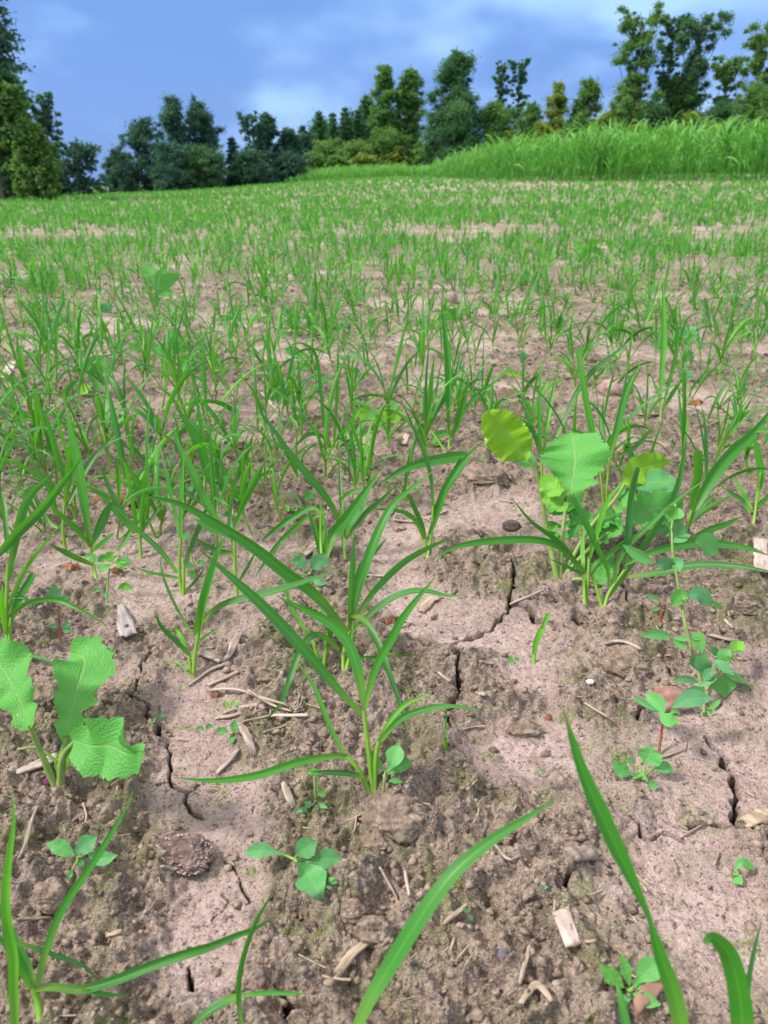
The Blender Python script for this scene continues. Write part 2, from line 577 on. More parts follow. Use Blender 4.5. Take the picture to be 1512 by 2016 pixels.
M_CHIP = plain_mat('weathered_stalk_chip', (.19, .14, .115), (.44, .36, .31), 22, .8, (1, 9, 9), .8, .002)
M_DEAD = plain_mat('dead_leaf', (.085, .032, .020), (.24, .115, .060), 60, .65, None, .6, .002)
M_COB = plain_mat('cob', (.085, .052, .050), (.22, .15, .13), 110, .8, None, .6, .002)

# ------------------------------------------------------------------ the ground, one sheet to the horizon
def build_ground():
    ys = np.concatenate([np.linspace(-1.6, .20, 60, endpoint=False), np.geomspace(.20, 3.2, 1050, endpoint=False),
                         np.geomspace(3.2, 130, 430, endpoint=False), np.geomspace(130, 900, 40)])
    uc = np.linspace(-.60, .60, 900)
    uo = np.geomspace(.602, 5, 120)
    us = np.concatenate([-uo[::-1], uc, uo])
    U, Y = np.meshgrid(us, ys)
    X = U * (.35 + np.maximum(Y, 0))
    dy = np.gradient(ys)[:, None] * np.ones_like(U)
    dx = np.gradient(us)[None, :] * (.35 + np.maximum(Y, 0))
    res = np.maximum(dx, dy * .7)
    Z, R, C = ground(X.ravel(), Y.ravel(), res.ravel(), True)
    V = np.stack([X.ravel(), Y.ravel(), Z], 1)
    nr, nc = U.shape
    i = np.arange(nr * nc).reshape(nr, nc)
    F = np.stack([i[:-1, :-1], i[:-1, 1:], i[1:, 1:], i[1:, :-1]], -1).reshape(-1, 4)
    g = sst(Y.ravel(), 60, 95) * .8
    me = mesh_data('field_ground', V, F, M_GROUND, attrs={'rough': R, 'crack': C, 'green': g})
    o = link('field_ground', me)
    tag(o, 'bare pinkish brown soil of the sown field, crusted and cracked', 'ground', kind='structure')


build_ground()

# ------------------------------------------------------------------ crumbs of soil
ICO_V = []
_t = (1 + 5 ** .5) / 2
for a, b in ((-1, _t), (1, _t), (-1, -_t), (1, -_t)):
    ICO_V.append((a, b, 0))
for a, b in ((-1, _t), (1, _t), (-1, -_t), (1, -_t)):
    ICO_V.append((0, a, b))
for a, b in ((_t, -1), (_t, 1), (-_t, -1), (-_t, 1)):
    ICO_V.append((a, 0, b))
ICO_V = np.array(ICO_V) / math.hypot(1, _t)
ICO_F = np.array([(0, 11, 5), (0, 5, 1), (0, 1, 7), (0, 7, 10), (0, 10, 11), (1, 5, 9), (5, 11, 4), (11, 10, 2), (10, 7, 6), (7, 1, 8),
                  (3, 9, 4), (3, 4, 2), (3, 2, 6), (3, 6, 8), (3, 8, 9), (4, 9, 5), (2, 4, 11), (6, 2, 10), (8, 6, 7), (9, 8, 1)])


def ico(sub):
    V = [tuple(v) for v in ICO_V]; F = ICO_F.tolist()
    for _ in range(sub):
        cache = {}; nf = []

        def mid(a, b):
            k = (min(a, b), max(a, b))
            if k not in cache:
                p = np.array(V[a]) + np.array(V[b]); p /= np.linalg.norm(p)
                cache[k] = len(V); V.append(tuple(p))
            return cache[k]
        for a, b, c in F:
            x, y, z = mid(a, b), mid(b, c), mid(c, a)
            nf += [(a, x, z), (b, y, x), (c, z, y), (x, y, z)]
        F = nf
    return np.array(V), np.array(F)


def rot_z(a):
    c, s = np.cos(a), np.sin(a)
    return c, s


def crumbs():
    n = 70000
    y = .2 + 3.6 * rng.random(n) ** 2.0
    x = (rng.random(n) * 2 - 1) * (.25 + .62 * y)
    R = rough_mask(x, y)
    keep = rng.random(n) < .12 + .88 * R ** 1.3
    x, y = x[keep], y[keep]
    n = len(x)
    z = ground(x, y)
    s = (.0005 + .0024 * rng.random(n) ** 5) * (1 + .5 * y)
    V0, F0 = ICO_V, ICO_F
    J = V0[None] * (1 + .95 * (rng.random((n, 12, 1)) - .5))
    J = J * (s[:, None, None] * (np.array([1, 1, .8]) * (1 + .5 * (rng.random((n, 1, 3)) - .5))))
    a = rng.random(n) * 6.283
    c, sn = np.cos(a)[:, None], np.sin(a)[:, None]
    X = J[..., 0] * c - J[..., 1] * sn + x[:, None]
    Y = J[..., 0] * sn + J[..., 1] * c + y[:, None]
    Z = J[..., 2] + z[:, None] + s[:, None] * .15
    V = np.stack([X, Y, Z], -1).reshape(-1, 3)
    F = (F0[None] + (np.arange(n) * 12)[:, None, None]).reshape(-1, 3)
    o = link('soil_crumbs', mesh_data('soil_crumbs', V, F, M_CRUMB, smooth=False))
    tag(o, 'loose crumbs and grains of brown soil strewn over the field', 'soil crumbs', kind='stuff')


crumbs()


# ------------------------------------------------------------------ ribbons: every blade and leaf
def spline(P, n):
    """Catmull-Rom through P, n points evenly spread along it"""
    P = np.asarray(P, float)
    Q = np.vstack([2 * P[0] - P[1], P, 2 * P[-1] - P[-2]])
    out = []
    for i in range(1, len(Q) - 2):
        t = np.linspace(0, 1, 14, endpoint=False)[:, None]
        a, b, c, d = Q[i - 1], Q[i], Q[i + 1], Q[i + 2]
        out.append(.5 * ((2 * b) + (c - a) * t + (2 * a - 5 * b + 4 * c - d) * t ** 2 + (3 * b - a - 3 * c + d) * t ** 3))
    out = np.vstack(out + [P[-1:]])
    s = np.concatenate([[0], np.cumsum(np.linalg.norm(np.diff(out, axis=0), axis=1))])
    q = np.linspace(0, s[-1], n)
    return np.stack([np.interp(q, s, out[:, k]) for k in range(3)], 1)


def nrmz(v):
    return v / np.maximum(np.linalg.norm(v, axis=-1, keepdims=True), 1e-9)


def prof_blade(t, base=.42, peak=.45, cut=False):
    w = np.where(t < peak, base + (1 - base) * np.sin(np.clip(t / peak, 0, 1) * math.pi / 2), np.cos(np.clip((t - peak) / (1 - peak), 0, 1) * math.pi / 2) ** .85)
    if cut:
        w = base + (1 - base) * np.sin(np.clip(t / peak, 0, 1) * math.pi / 2)
    return np.maximum(w, .03)


def ribbon(P, W, prof, n=22, cross=5, fold=.22, tw=(0, 0), side=None, ripple=0., seed=0, jag=None):
    """P control points; W greatest half width; PROF(t) or a pair of arrays (one for each side)"""
    C = spline(P, n)
    t = np.linspace(0, 1, n)
    T = nrmz(np.gradient(C, axis=0))
    if side is None:
        Vw = nrmz(np.array((0, 0, CAM_H)) - C)
        S = np.cross(T, Vw)
        sl = np.linalg.norm(S, axis=1)
        S = nrmz(S)
        for i in range(1, n):                    # no flips, and none where the blade points at the eye
            if S[i] @ S[i - 1] < 0:
                S[i] = -S[i]
            if sl[i] < .25:
                S[i] = nrmz(S[i - 1] * .8 + S[i] * .2)
    else:
        S = np.tile(np.asarray(side, float), (n, 1))
        S = nrmz(S - T * np.sum(S * T, 1, keepdims=True))
    Nn = np.cross(S, T)
    if tw != (0, 0):
        a = np.interp(t, np.linspace(0, 1, len(tw)), tw)[:, None]
        S, Nn = S * np.cos(a) + Nn * np.sin(a), Nn * np.cos(a) - S * np.sin(a)
    k = np.linspace(-1, 1, cross)
    if callable(prof):
        wl = wr = prof(t) * W
    else:
        wl = np.interp(t, np.linspace(0, 1, len(prof[0])), prof[0]) * W
        wr = np.interp(t, np.linspace(0, 1, len(prof[1])), prof[1]) * W
    if jag is not None:
        rj = np.random.default_rng(seed)
        wl = wl * (1 + jag * (rj.random(n) - .5) * 2)
        wr = wr * (1 + jag * (rj.random(n) - .5) * 2)
    off = np.where(k[None] < 0, k[None] * wl[:, None], k[None] * wr[:, None])
    wm = np.maximum(wl, wr)
    h = fold * np.abs(k[None]) ** 1.3 * wm[:, None]
    if ripple:
        ph = seed * 1.7
        h = h + ripple * W * np.abs(k[None]) ** 1.2 * np.sin(t[:, None] * 17 + ph + np.sign(k[None]) * 1.9) + .5 * ripple * W * np.abs(k[None]) * np.sin(t[:, None] * 31 + 2 * ph)
    V = C[:, None] + S[:, None] * off[..., None] + Nn[:, None] * h[..., None]
    i = np.arange(n * cross).reshape(n, cross)
    F = np.stack([i[:-1, :-1], i[:-1, 1:], i[1:, 1:], i[1:, :-1]], -1).reshape(-1, 4)
    uv = np.stack([np.tile((k + 1) / 2, (n, 1)), np.tile(t[:, None], (1, cross))], -1).reshape(-1, 2)
    return V.reshape(-1, 3), F, uv


def tube(P, r0, r1, n=10, sides=7):
    C = spline(P, n)
    T = nrmz(np.gradient(C, axis=0))
    ref = np.array((.31, .17, .1)) if abs(T[0][2]) > .6 else np.array((0, 0, 1.))
    A = nrmz(np.cross(T, ref)); B = np.cross(T, A)
    r = np.interp(np.linspace(0, 1, n), np.linspace(0, 1, len(r0)), r0)[:, None, None] if isinstance(r0, (list, tuple)) else np.linspace(r0, r1, n)[:, None, None]
    a = np.linspace(0, 2 * math.pi, sides, endpoint=False)
    V = C[:, None] + (A[:, None] * np.cos(a)[None, :, None] + B[:, None] * np.sin(a)[None, :, None]) * r
    i = np.arange(n * sides).reshape(n, sides)
    j = np.roll(i, -1, 1)
    F = np.stack([i[:-1], j[:-1], j[1:], i[1:]], -1).reshape(-1, 4)
    uv = np.stack([np.tile(np.linspace(0, 1, sides), (n, 1)), np.tile(np.linspace(0, 1, n)[:, None], (1, sides))], -1).reshape(-1, 2)
    return V.reshape(-1, 3), F, uv


def join(parts):
    V, F, U, k = [], [], [], 0
    for v, f, u in parts:
        V.append(v); F.append(f + k); U.append(u); k += len(v)
    return np.vstack(V), np.vstack(F), np.vstack(U)


def part(name, geo, mat, parent, loc, tint=.5):
    V, F, uv = geo
    V = V - np.asarray(loc)[None]
    return link(name, mesh_data(name, V, F, mat, uv, {'tint': np.full(len(V), tint)}), parent)


def px_path(pts, d0, k=0.0, lift=.003):
    """photograph pixels -> points at the plant's own distance (leaning by K), never below the soil"""
    out = []
    n = max(1, len(pts) - 1)
    for i, (px, py) in enumerate(pts):
        d = d0 * (1 + k * i / n)
        p = at_depth(px, py, d)
        for _ in range(80):
            if p[2] >= gz(p[0], p[1]) + lift:
                break
            d *= .988
            p = at_depth(px, py, d)
        out.append(p)
    return np.array(out)


GRP_GRASS = 'cereal seedlings sprouting from the bare soil'
HERO_XY = []


def grass(base, label, blades, stems=(), dz=0.0, depth=None, tone=0.0):
    """base: pixel of the foot; blades: (width px, points, options); stems: point lists"""
    if depth is None:
        b = gp(*base)
        d0 = depth_of(b)
    else:                                        # foot lies outside the frame: set by its distance along the axis
        d0 = depth
        b = at_depth(base[0], base[1], d0)
        b[2] = gz(b[0], b[1])
    HERO_XY.append((b[0], b[1]))
    root = thing('grass_seedling', label, 'grass plant', b, GRP_GRASS)
    st = list(stems)
    if not st:
        st = [[base, blades[0][1][0]] if abs(blades[0][1][0][1] - base[1]) > 8 else [base, (base[0], base[1] - 12)]]
    for s in st:
        P = px_path(s, d0, 0)
        P[0] = b + (P[0] - b) * .6
        P[0][2] = gz(P[0][0], P[0][1]) - .004
        if len(P) == 2:
            P = np.vstack([P[0], (P[0] + P[1]) / 2, P[1]])
        r = .0020
        part('stem', tube(P, r * 1.05, r * .8, 8, 8), M_STEM, root, b, .3 + .4 * random.random())
    for bl in blades:
        w, pts = bl[0], bl[1]
        o = bl[2] if len(bl) > 2 else {}
        k = o.get('k', random.uniform(-.05, .06))
        P = px_path(pts, d0 * (1 + o.get('o', 0)), k)
        if len(P) == 2:
            P = np.vstack([P[0], (P[0] + P[1]) / 2, P[1]])
        W = w * .5 * d0 / FPX
        t0 = o.get('t0', random.uniform(-.45, .45)); t1 = o.get('t1', t0 + random.uniform(-.9, .9))
        peak = o.get('peak', random.uniform(.35, .55))
        cut = o.get('cut', False)
        base_w = min(1, max(.3, .0022 / max(W, 1e-4)))
        pr = o.get('prof') or (lambda t, pk=peak, c=cut, bw=base_w: prof_blade(t, min(.75, bw), pk, c))
        g = ribbon(P, W * .78, pr, n=o.get('n', 26), cross=7, fold=o.get('fold', random.uniform(.15, .5)), tw=(t0, (t0 + t1) / 2 + random.uniform(-.2, .2), t1))
        part('blade', g, M_BLADE, root, b, min(1, max(0, o.get('c', random.uniform(.2, .75)) * 1.5 - .25 + random.uniform(-.1, .1) + tone)))
    return root

# ------------------------------------------------------------------ grass seedlings one can tell apart
grass((735, 1541), 'grass seedling on the clod by the small hairy weed, one blade drooping over the crust', [
    (29, [(714, 1408), (660, 1350), (604, 1285), (530, 1205), (455, 1135), (395, 1085)], {'k': -.02, 't0': .1, 't1': .3, 'c': .35, 'peak': .5}),
    (29, [(718, 1395), (704, 1317), (684, 1263), (651, 1228), (600, 1200), (545, 1173)], {'k': .05, 't0': 0, 't1': .5, 'c': .4}),
    (21, [(717, 1395), (740, 1315), (770, 1260), (792, 1218), (825, 1175), (858, 1135)], {'k': -.03, 'c': .6, 't0': .3, 't1': .1}),
    (13, [(682, 1492), (650, 1433), (632, 1385), (612, 1340), (584, 1303)], {'c': .7}),
    (20, [(686, 1489), (650, 1489), (590, 1500), (504, 1527), (420, 1537), (343, 1531)], {'k': -.04, 'c': .55, 't0': .2, 't1': -.2}),
    (15, [(716, 1530), (690, 1524), (655, 1521), (612, 1519)], {'k': -.02, 'c': .1}),
    (17, [(745, 1462), (787, 1417), (837, 1397), (880, 1391), (920, 1394), (957, 1403)], {'c': .3, 't1': .8, 't0': -.1}),
    (13, [(742, 1470), (768, 1420), (797, 1388), (822, 1375), (852, 1362)], {'c': .9})],
    [[(735, 1541), (726, 1480), (716, 1398)], [(730, 1538), (705, 1514), (682, 1490)], [(740, 1540), (740, 1490), (746, 1458)]])
grass((676, 1320), 'large grass seedling with a very long straight blade, behind the one on the clod', [
    (30, [(690, 1250), (620, 1170), (560, 1125), (504, 1080), (430, 1033), (350, 990), (266, 974)], {'k': -.06, 'c': .4, 't0': .05, 't1': .25, 'peak': .35}),
    (21, [(689, 1245), (692, 1150), (695, 1085), (698, 1046)], {'c': .65, 'k': 0}),
    (25, [(690, 1235), (705, 1160), (737, 1067), (770, 1000), (804, 967), (856, 925)], {'c': .45, 'k': .03}),
    (18, [(692, 1225), (710, 1120), (740, 1085), (762, 1058)], {'c': .6}),
    (19, [(698, 1220), (735, 1165), (790, 1110), (840, 1080), (893, 1056)], {'c': .45, 'k': .04}),
    (19, [(692, 1245), (740, 1200), (790, 1170), (835, 1164), (880, 1173), (917, 1172)], {'c': .3, 't1': .7, 'k': -.04}),
    (17, [(690, 1212), (714, 1220), (740, 1258), (762, 1315), (788, 1390), (803, 1468)], {'c': .35, 'k': -.12, 'peak': .25}),
    (10, [(690, 1297), (740, 1293), (790, 1290), (842, 1290)], {'c': .2, 'k': -.01})],
    [[(676, 1320), (677, 1285), (690, 1240)], [(683, 1318), (690, 1280), (697, 1222)]])
grass((635, 1302), 'thin grass seedling with a hooked drooping blade above the straw bundle', [
    (11, [(622, 1275), (600, 1240), (575, 1200), (560, 1150), (545, 1118)], {'c': .8}),
    (17, [(668, 1280), (640, 1255), (612, 1252), (587, 1290), (566, 1350), (548, 1392), (522, 1418)], {'c': .25, 'k': -.1, 'n': 34}),
    (16, [(640, 1290), (650, 1232), (615, 1205), (580, 1193), (545, 1173)], {'c': .3}),
    (10, [(650, 1240), (630, 1190), (606, 1165), (588, 1152)], {'c': .8})],
    [[(635, 1302), (645, 1260), (652, 1230)], [(632, 1302), (618, 1270)]])
grass((378, 1328), 'sturdy upright grass seedling at the top of the crack beside the frayed straw', [
    (26, [(392, 1250), (400, 1205), (420, 1135), (437, 1075), (452, 1048)], {'c': .6, 'fold': .9}),
    (13, [(384, 1250), (393, 1190), (405, 1140), (425, 1080)], {'c': .6}),
    (21, [(396, 1226), (430, 1195), (470, 1180), (525, 1168), (600, 1146), (676, 1117)], {'c': .35, 'k': -.02, 't0': .2}),
    (13, [(375, 1290), (345, 1260), (320, 1235), (311, 1218), (306, 1203)], {'c': .3}),
    (12, [(370, 1290), (357, 1253), (348, 1240), (339, 1239)], {'c': .8, 'cut': True}),
    (8, [(377, 1245), (345, 1190), (322, 1135), (317, 1100), (325, 1080)], {'c': .2}),
    (9, [(388, 1265), (410, 1250), (434, 1234)], {'c': .3}),
    (8, [(368, 1320), (350, 1307), (335, 1303), (322, 1306)], {'c': .7})],
    [[(378, 1328), (384, 1290), (394, 1225)], [(374, 1326), (372, 1290)]])
grass((13, 1292), 'bushy grass seedling at the edge of view, one blade arching over the red stalked weed', [
    (26, [(-30, 1112), (0, 1087), (33, 1050), (80, 1003), (115, 960), (167, 892)], {'c': .3, 'k': -.03, 'cut': False}),
    (22, [(20, 1140), (25, 1090), (43, 1010), (60, 975), (90, 945), (117, 918)], {'c': .4}),
    (12, [(15, 1205), (45, 1128), (90, 1066), (122, 1028)], {'c': .75}),
    (18, [(18, 1232), (40, 1175), (55, 1150), (67, 1128)], {'c': .45, 'cut': True}),
    (13, [(15, 1214), (55, 1187), (108, 1180), (150, 1196), (212, 1232)], {'c': .45, 'k': -.05}),
    (8, [(15, 1178), (42, 1176), (58, 1184), (73, 1202)], {'c': .3}),
    (11, [(15, 1286), (45, 1288), (80, 1296), (114, 1309)], {'c': .25}),
    (16, [(12, 1250), (3, 1190), (5, 1150)], {'c': .8}),
    (13, [(16, 1090), (12, 1040), (8, 990), (3, 965)], {'c': .4})],
    [[(13, 1292), (12, 1220), (16, 1110)], [(18, 1292), (19, 1250), (22, 1215)]])
grass((190, 1142), 'grass seedling with a broad upright blade rising behind the pale clover leaves', [
    (26, [(178, 1080), (168, 1000), (153, 905), (140, 850), (127, 788)], {'c': .65, 'peak': .55}),
    (13, [(127, 790), (130, 770), (145, 755), (160, 745)], {'c': .3}),
    (24, [(180, 1078), (195, 1040), (210, 1003), (224, 984)], {'c': .35, 'peak': .6}),
    (13, [(178, 1075), (150, 1040), (115, 1010), (90, 986)], {'c': .5}),
    (15, [(184, 1112), (155, 1100), (130, 1088), (95, 1070)], {'c': .2}),
    (13, [(182, 1085), (203, 1068), (227, 1048)], {'c': .4}),
    (12, [(178, 1075), (170, 1030), (160, 990), (152, 962)], {'c': .3})],
    [[(190, 1142), (184, 1112), (178, 1076)]])
grass((277, 1098), 'many bladed grass seedling in front of the brown dead leaf', [
    (14, [(277, 1060), (279, 1000), (284, 950), (287, 905)], {'c': .6}),
    (12, [(270, 1050), (260, 985), (250, 935), (242, 900)], {'c': .85}),
    (11, [(270, 1048), (245, 1015), (215, 960), (193, 903)], {'c': .25}),
    (10, [(278, 1048), (300, 1020), (332, 983)], {'c': .35}),
    (12, [(277, 1045), (290, 1000), (304, 908)], {'c': .5}),
    (15, [(232, 1086), (258, 1045), (278, 1000), (292, 968)], {'c': .6}),
    (13, [(265, 1050), (230, 1010), (200, 975), (172, 966)], {'c': .4})],
    [[(277, 1098), (276, 1070), (274, 1045)]])
grass((130, 1090), 'thick stemmed grass seedling next to the broad bladed one', [
    (20, [(128, 990), (137, 920), (141, 870), (146, 828)], {'c': .65}),
    (16, [(124, 1010), (110, 1010), (95, 960), (70, 920), (50, 880)], {'c': .3}),
    (15, [(130, 1000), (160, 940), (190, 895), (222, 862)], {'c': .35}),
    (12, [(115, 1040), (90, 1020), (60, 960), (50, 955)], {'c': .3})],
    [[(127, 1080), (124, 1040), (128, 988)]])
grass((357, 1166), 'slim grass seedling with four thin blades beside the dark round leaved weed', [
    (14, [(356, 1060), (357, 1000), (360, 950), (363, 888)], {'c': .6, 'k': 0}),
    (9, [(351, 1138), (325, 1133), (290, 1126), (258, 1114)], {'c': .45, 'k': -.02}),
    (14, [(350, 1128), (317, 1085), (277, 1047), (222, 992)], {'c': .25}),
    (12, [(362, 1110), (382, 1062), (403, 1010), (422, 968)], {'c': .25}),
    (11, [(355, 1062), (345, 1010), (325, 920), (314, 872)], {'c': .4}),
    (9, [(364, 1164), (388, 1138), (409, 1109)], {'c': .25}),
    (22, [(462, 1062), (443, 1050), (423, 1020), (400, 977), (377, 927), (353, 880), (340, 838)], {'c': .6, 'k': .02, 'peak': .5})],
    [[(357, 1166), (353, 1120), (356, 1058)], [(361, 1166), (362, 1108)]])
grass((468, 1186), 'dark stemmed grass seedling between the slim one and the pale silvery weed', [
    (17, [(462, 1040), (480, 990), (503, 945), (522, 908)], {'c': .5}),
    (9, [(468, 1150), (490, 1110), (505, 1083)], {'c': .25}),
    (18, [(462, 1060), (440, 1050), (415, 1040), (380, 1020)], {'c': .45}),
    (12, [(462, 1080), (452, 1030), (456, 980), (470, 935)], {'c': .5}),
    (14, [(463, 1090), (430, 1085), (400, 1070), (378, 1052)], {'c': .2})],
    [[(468, 1186), (463, 1120), (461, 1040)]])
grass((634, 1105), 'grass seedling with narrow upright blades in front of the silvery weed', [
    (15, [(633, 1090), (631, 1050), (630, 1010), (628, 983)], {'c': .55, 'fold': .8}),
    (8, [(637, 1095), (640, 1045), (634, 990)], {'c': .9}),
    (13, [(630, 1095), (620, 1045), (606, 1000)], {'c': .45}),
    (28, [(642, 1100), (655, 1055), (680, 1025), (712, 980), (752, 923)], {'c': .4, 'k': -.03}),
    (17, [(632, 1012), (612, 1000), (570, 1023), (535, 1047), (511, 1068)], {'c': .4, 'k': .02}),
    (13, [(632, 1015), (600, 1022), (545, 1075), (503, 1134)], {'c': .5})],
    [[(634, 1105), (632, 1060), (632, 1010)]])
grass((680, 1092), 'grass seedling behind the silvery weed with one blade crossing high over its neighbours', [
    (10, [(677, 1085), (673, 1010), (669, 950), (668, 898)], {'c': .55}),
    (21, [(672, 1036), (655, 1000), (634, 970), (607, 938), (570, 893), (537, 845), (500, 793)], {'c': .35, 'peak': .4}),
    (14, [(682, 1060), (720, 1010), (750, 985), (783, 953)], {'c': .2}),
    (8, [(670, 985), (690, 968), (720, 962)], {'c': .6}),
    (15, [(680, 1060), (690, 1035), (705, 1015), (730, 975)], {'c': .35})],
    [[(680, 1092), (676, 1060), (671, 1000)]])
grass((839, 1092), 'grass seedling with a wide bent blade, standing alone on open soil near the dark lump', [
    (13, [(837, 1060), (830, 1030), (810, 985), (787, 950)], {'c': .3}),
    (15, [(843, 1062), (857, 1025), (880, 960), (920, 900), (952, 868)], {'c': .4}),
    (27, [(845, 1050), (870, 975), (907, 915), (917, 899), (895, 900), (850, 908), (800, 922), (744, 954)], {'c': .4, 'n': 40, 'fold': .3, 'peak': .6}),
    (12, [(835, 1062), (822, 1030), (800, 1010), (765, 1003), (728, 1002)], {'c': .6}),
    (10, [(853, 1000), (850, 950), (838, 900), (808, 830), (785, 780)], {'c': .1}),
    (8, [(850, 995), (870, 993), (886, 994)], {'c': .7})],
    [[(839, 1092), (838, 1060)], [(843, 1090), (850, 1045), (853, 995)]])
grass((1052, 1304), 'short chewed off grass seedling alone on the pink crust beside the open crack', [
    (15, [(1051, 1290), (1055, 1265), (1066, 1240), (1069, 1237)], {'c': .9, 'cut': True, 'k': 0}),
    (15, [(1068, 1238), (1072, 1225), (1082, 1206)], {'c': .75, 'k': 0, 'prof': (lambda t: np.where(t < .8, .55 + .45 * t, .9 - (t - .8) * 2.5))})],
    [[(1052, 1304), (1051, 1288)]])
grass((1152, 1186), 'pale stemmed grass seedling in front of the tall lobed leaf plant', [
    (19, [(1153, 1128), (1118, 1090), (1088, 1070), (1040, 1062), (960, 1066), (900, 1076), (852, 1099)], {'c': .5, 'k': -.05}),
    (11, [(1150, 1130), (1147, 1090), (1149, 1034)], {'c': .9}),
    (14, [(1160, 1100), (1172, 1060), (1198, 985), (1236, 940)], {'c': .85}),
    (15, [(1150, 1137), (1108, 1073), (1048, 1027), (1006, 978)], {'c': .2}),
    (11, [(1152, 1134), (1118, 1118), (1080, 1100)], {'c': .1})],
    [[(1152, 1186), (1149, 1128)], [(1157, 1186), (1160, 1098)]])
grass((1190, 1191), 'leaning grass seedling with long blades reaching across the climbing pea', [
    (18, [(1200, 1155), (1195, 1117), (1175, 1077), (1151, 1027), (1124, 976)], {'c': .6, 'k': -.03, 'prof': lambda t: prof_blade(t, .25, .8, True)}),
    (21, [(1200, 1172), (1221, 1143), (1250, 1097), (1291, 1037), (1328, 967), (1342, 917), (1353, 853)], {'c': .4, 'k': .02}),
    (21, [(1228, 1112), (1290, 1085), (1370, 1070), (1430, 1072), (1475, 1080), (1520, 1096)], {'c': .3, 'k': -.06}),
    (19, [(1236, 1136), (1300, 1127), (1360, 1113), (1420, 1112), (1470, 1117), (1525, 1126)], {'c': .3, 'k': -.10}),
    (20, [(1230, 1123), (1236, 1040), (1242, 965), (1253, 919)], {'c': .1, 'cut': True, 'k': 0}),
    (15, [(1205, 1155), (1225, 1090), (1285, 1030), (1328, 990), (1391, 942)], {'c': .4}),
    (13, [(1164, 1132), (1200, 1090), (1240, 1060), (1290, 1040)], {'c': .5})],
    [[(1190, 1191), (1200, 1165), (1230, 1122)], [(1186, 1190), (1172, 1150), (1165, 1130)]])
grass((1348, 1062), 'big grass seedling with a wide glossy blade behind the climbing pea', [
    (32, [(1357, 1030), (1378, 980), (1408, 930), (1445, 887), (1490, 845), (1530, 790)], {'c': .45, 'k': .02}),
    (22, [(1360, 1005), (1368, 960), (1374, 925), (1373, 888)], {'c': .65, 'cut': True}),
    (14, [(1352, 1035), (1395, 1000), (1445, 973)], {'c': .6}),
    (17, [(1360, 1060), (1400, 1042), (1430, 1032), (1462, 1016)], {'c': .4}),
    (12, [(1352, 1040), (1390, 990), (1416, 965)], {'c': .2})],
    [[(1348, 1062), (1352, 1040), (1362, 1003)]])
grass((1484, 1030), 'grass seedling with a straight brown stem on open soil near the white chip', [
    (19, [(1488, 990), (1499, 940), (1492, 890), (1480, 840)], {'c': .6}),
    (12, [(1478, 1010), (1462, 985), (1440, 970), (1413, 952)], {'c': .25}),
    (11, [(1480, 1003), (1460, 965), (1441, 937)], {'c': .7}),
    (12, [(1487, 1000), (1505, 985), (1530, 960)], {'c': .3})],
    [[(1484, 1030), (1490, 985), (1498, 930)]])
grass((455, 1000), 'grass seedling with a straight tall blade in the crowd behind the slim ones', [
    (24, [(432, 985), (410, 930), (395, 880), (370, 835), (340, 790)], {'c': .5}),
    (13, [(450, 980), (470, 930), (490, 880), (500, 850)], {'c': .5}),
    (15, [(448, 990), (430, 940), (428, 900), (436, 862)], {'c': .3}),
    (14, [(452, 985), (480, 960), (520, 935), (560, 925)], {'c': .35})])
grass((656, 896), 'grass seedling with thin curled blades on open soil in front of the yellow lobed weed', [
    (9, [(652, 880), (638, 830), (631, 760), (622, 700), (597, 676), (562, 681)], {'c': .3, 'n': 34}),
    (9, [(657, 880), (664, 770), (666, 666)], {'c': .6}),
    (10, [(650, 882), (631, 857), (604, 857), (576, 884)], {'c': .3}),
    (13, [(662, 884), (690, 835), (711, 803), (752, 769)], {'c': .6}),
    (9, [(663, 884), (700, 858), (736, 838)], {'c': .1}),
    (9, [(660, 870), (672, 850), (680, 862), (680, 896)], {'c': .2})],
    [[(656, 896), (654, 870)]])
grass((884, 888), 'tallest grass seedling with a straight dark blade, near the pale broken stick', [
    (18, [(884, 860), (882, 790), (880, 710), (873, 640), (868, 597)], {'c': .45, 'fold': .9, 'k': 0}),
    (16, [(890, 862), (905, 820), (922, 752)], {'c': .5}),
    (17, [(838, 850), (844, 790), (850, 735), (856, 690)], {'c': .7}),
    (13, [(845, 840), (865, 800), (895, 745), (907, 690)], {'c': .3}),
    (12, [(884, 860), (920, 800), (950, 770), (985, 745)], {'c': .5})],
    [[(884, 888), (884, 858)], [(876, 886), (850, 850)]])
grass((1301, 832), 'neat upright grass seedling on its own, beyond the orange leaf scrap', [
    (15, [(1301, 800), (1303, 740), (1307, 670), (1306, 610), (1306, 556)], {'c': .65, 'k': 0}),
    (10, [(1306, 800), (1318, 750), (1330, 700), (1332, 636)], {'c': .4}),
    (10, [(1306, 805), (1328, 768), (1354, 732)], {'c': .25}),
    (9, [(1304, 810), (1318, 785), (1330, 768)], {'c': .4})])
grass((1190, 985), 'grass seedling with two blunt tall blades, close behind the lobed leaf plant', [
    (18, [(1180, 920), (1166, 840), (1153, 770), (1143, 700), (1142, 686)], {'c': .6, 'cut': True, 'k': 0, 'fold': .7}),
    (17, [(1200, 905), (1216, 840), (1235, 765), (1263, 711)], {'c': .5}),
    (14, [(1092, 868), (1110, 830), (1135, 775), (1170, 728), (1208, 698), (1250, 662)], {'c': .3}),
    (11, [(1215, 900), (1258, 873), (1287, 838)], {'c': .5}),
    (9, [(1236, 870), (1238, 845), (1235, 818)], {'c': .6})],
    [[(1190, 985), (1184, 950), (1180, 918)], [(1195, 985), (1200, 900)], [(1150, 965), (1115, 910), (1092, 866)]])
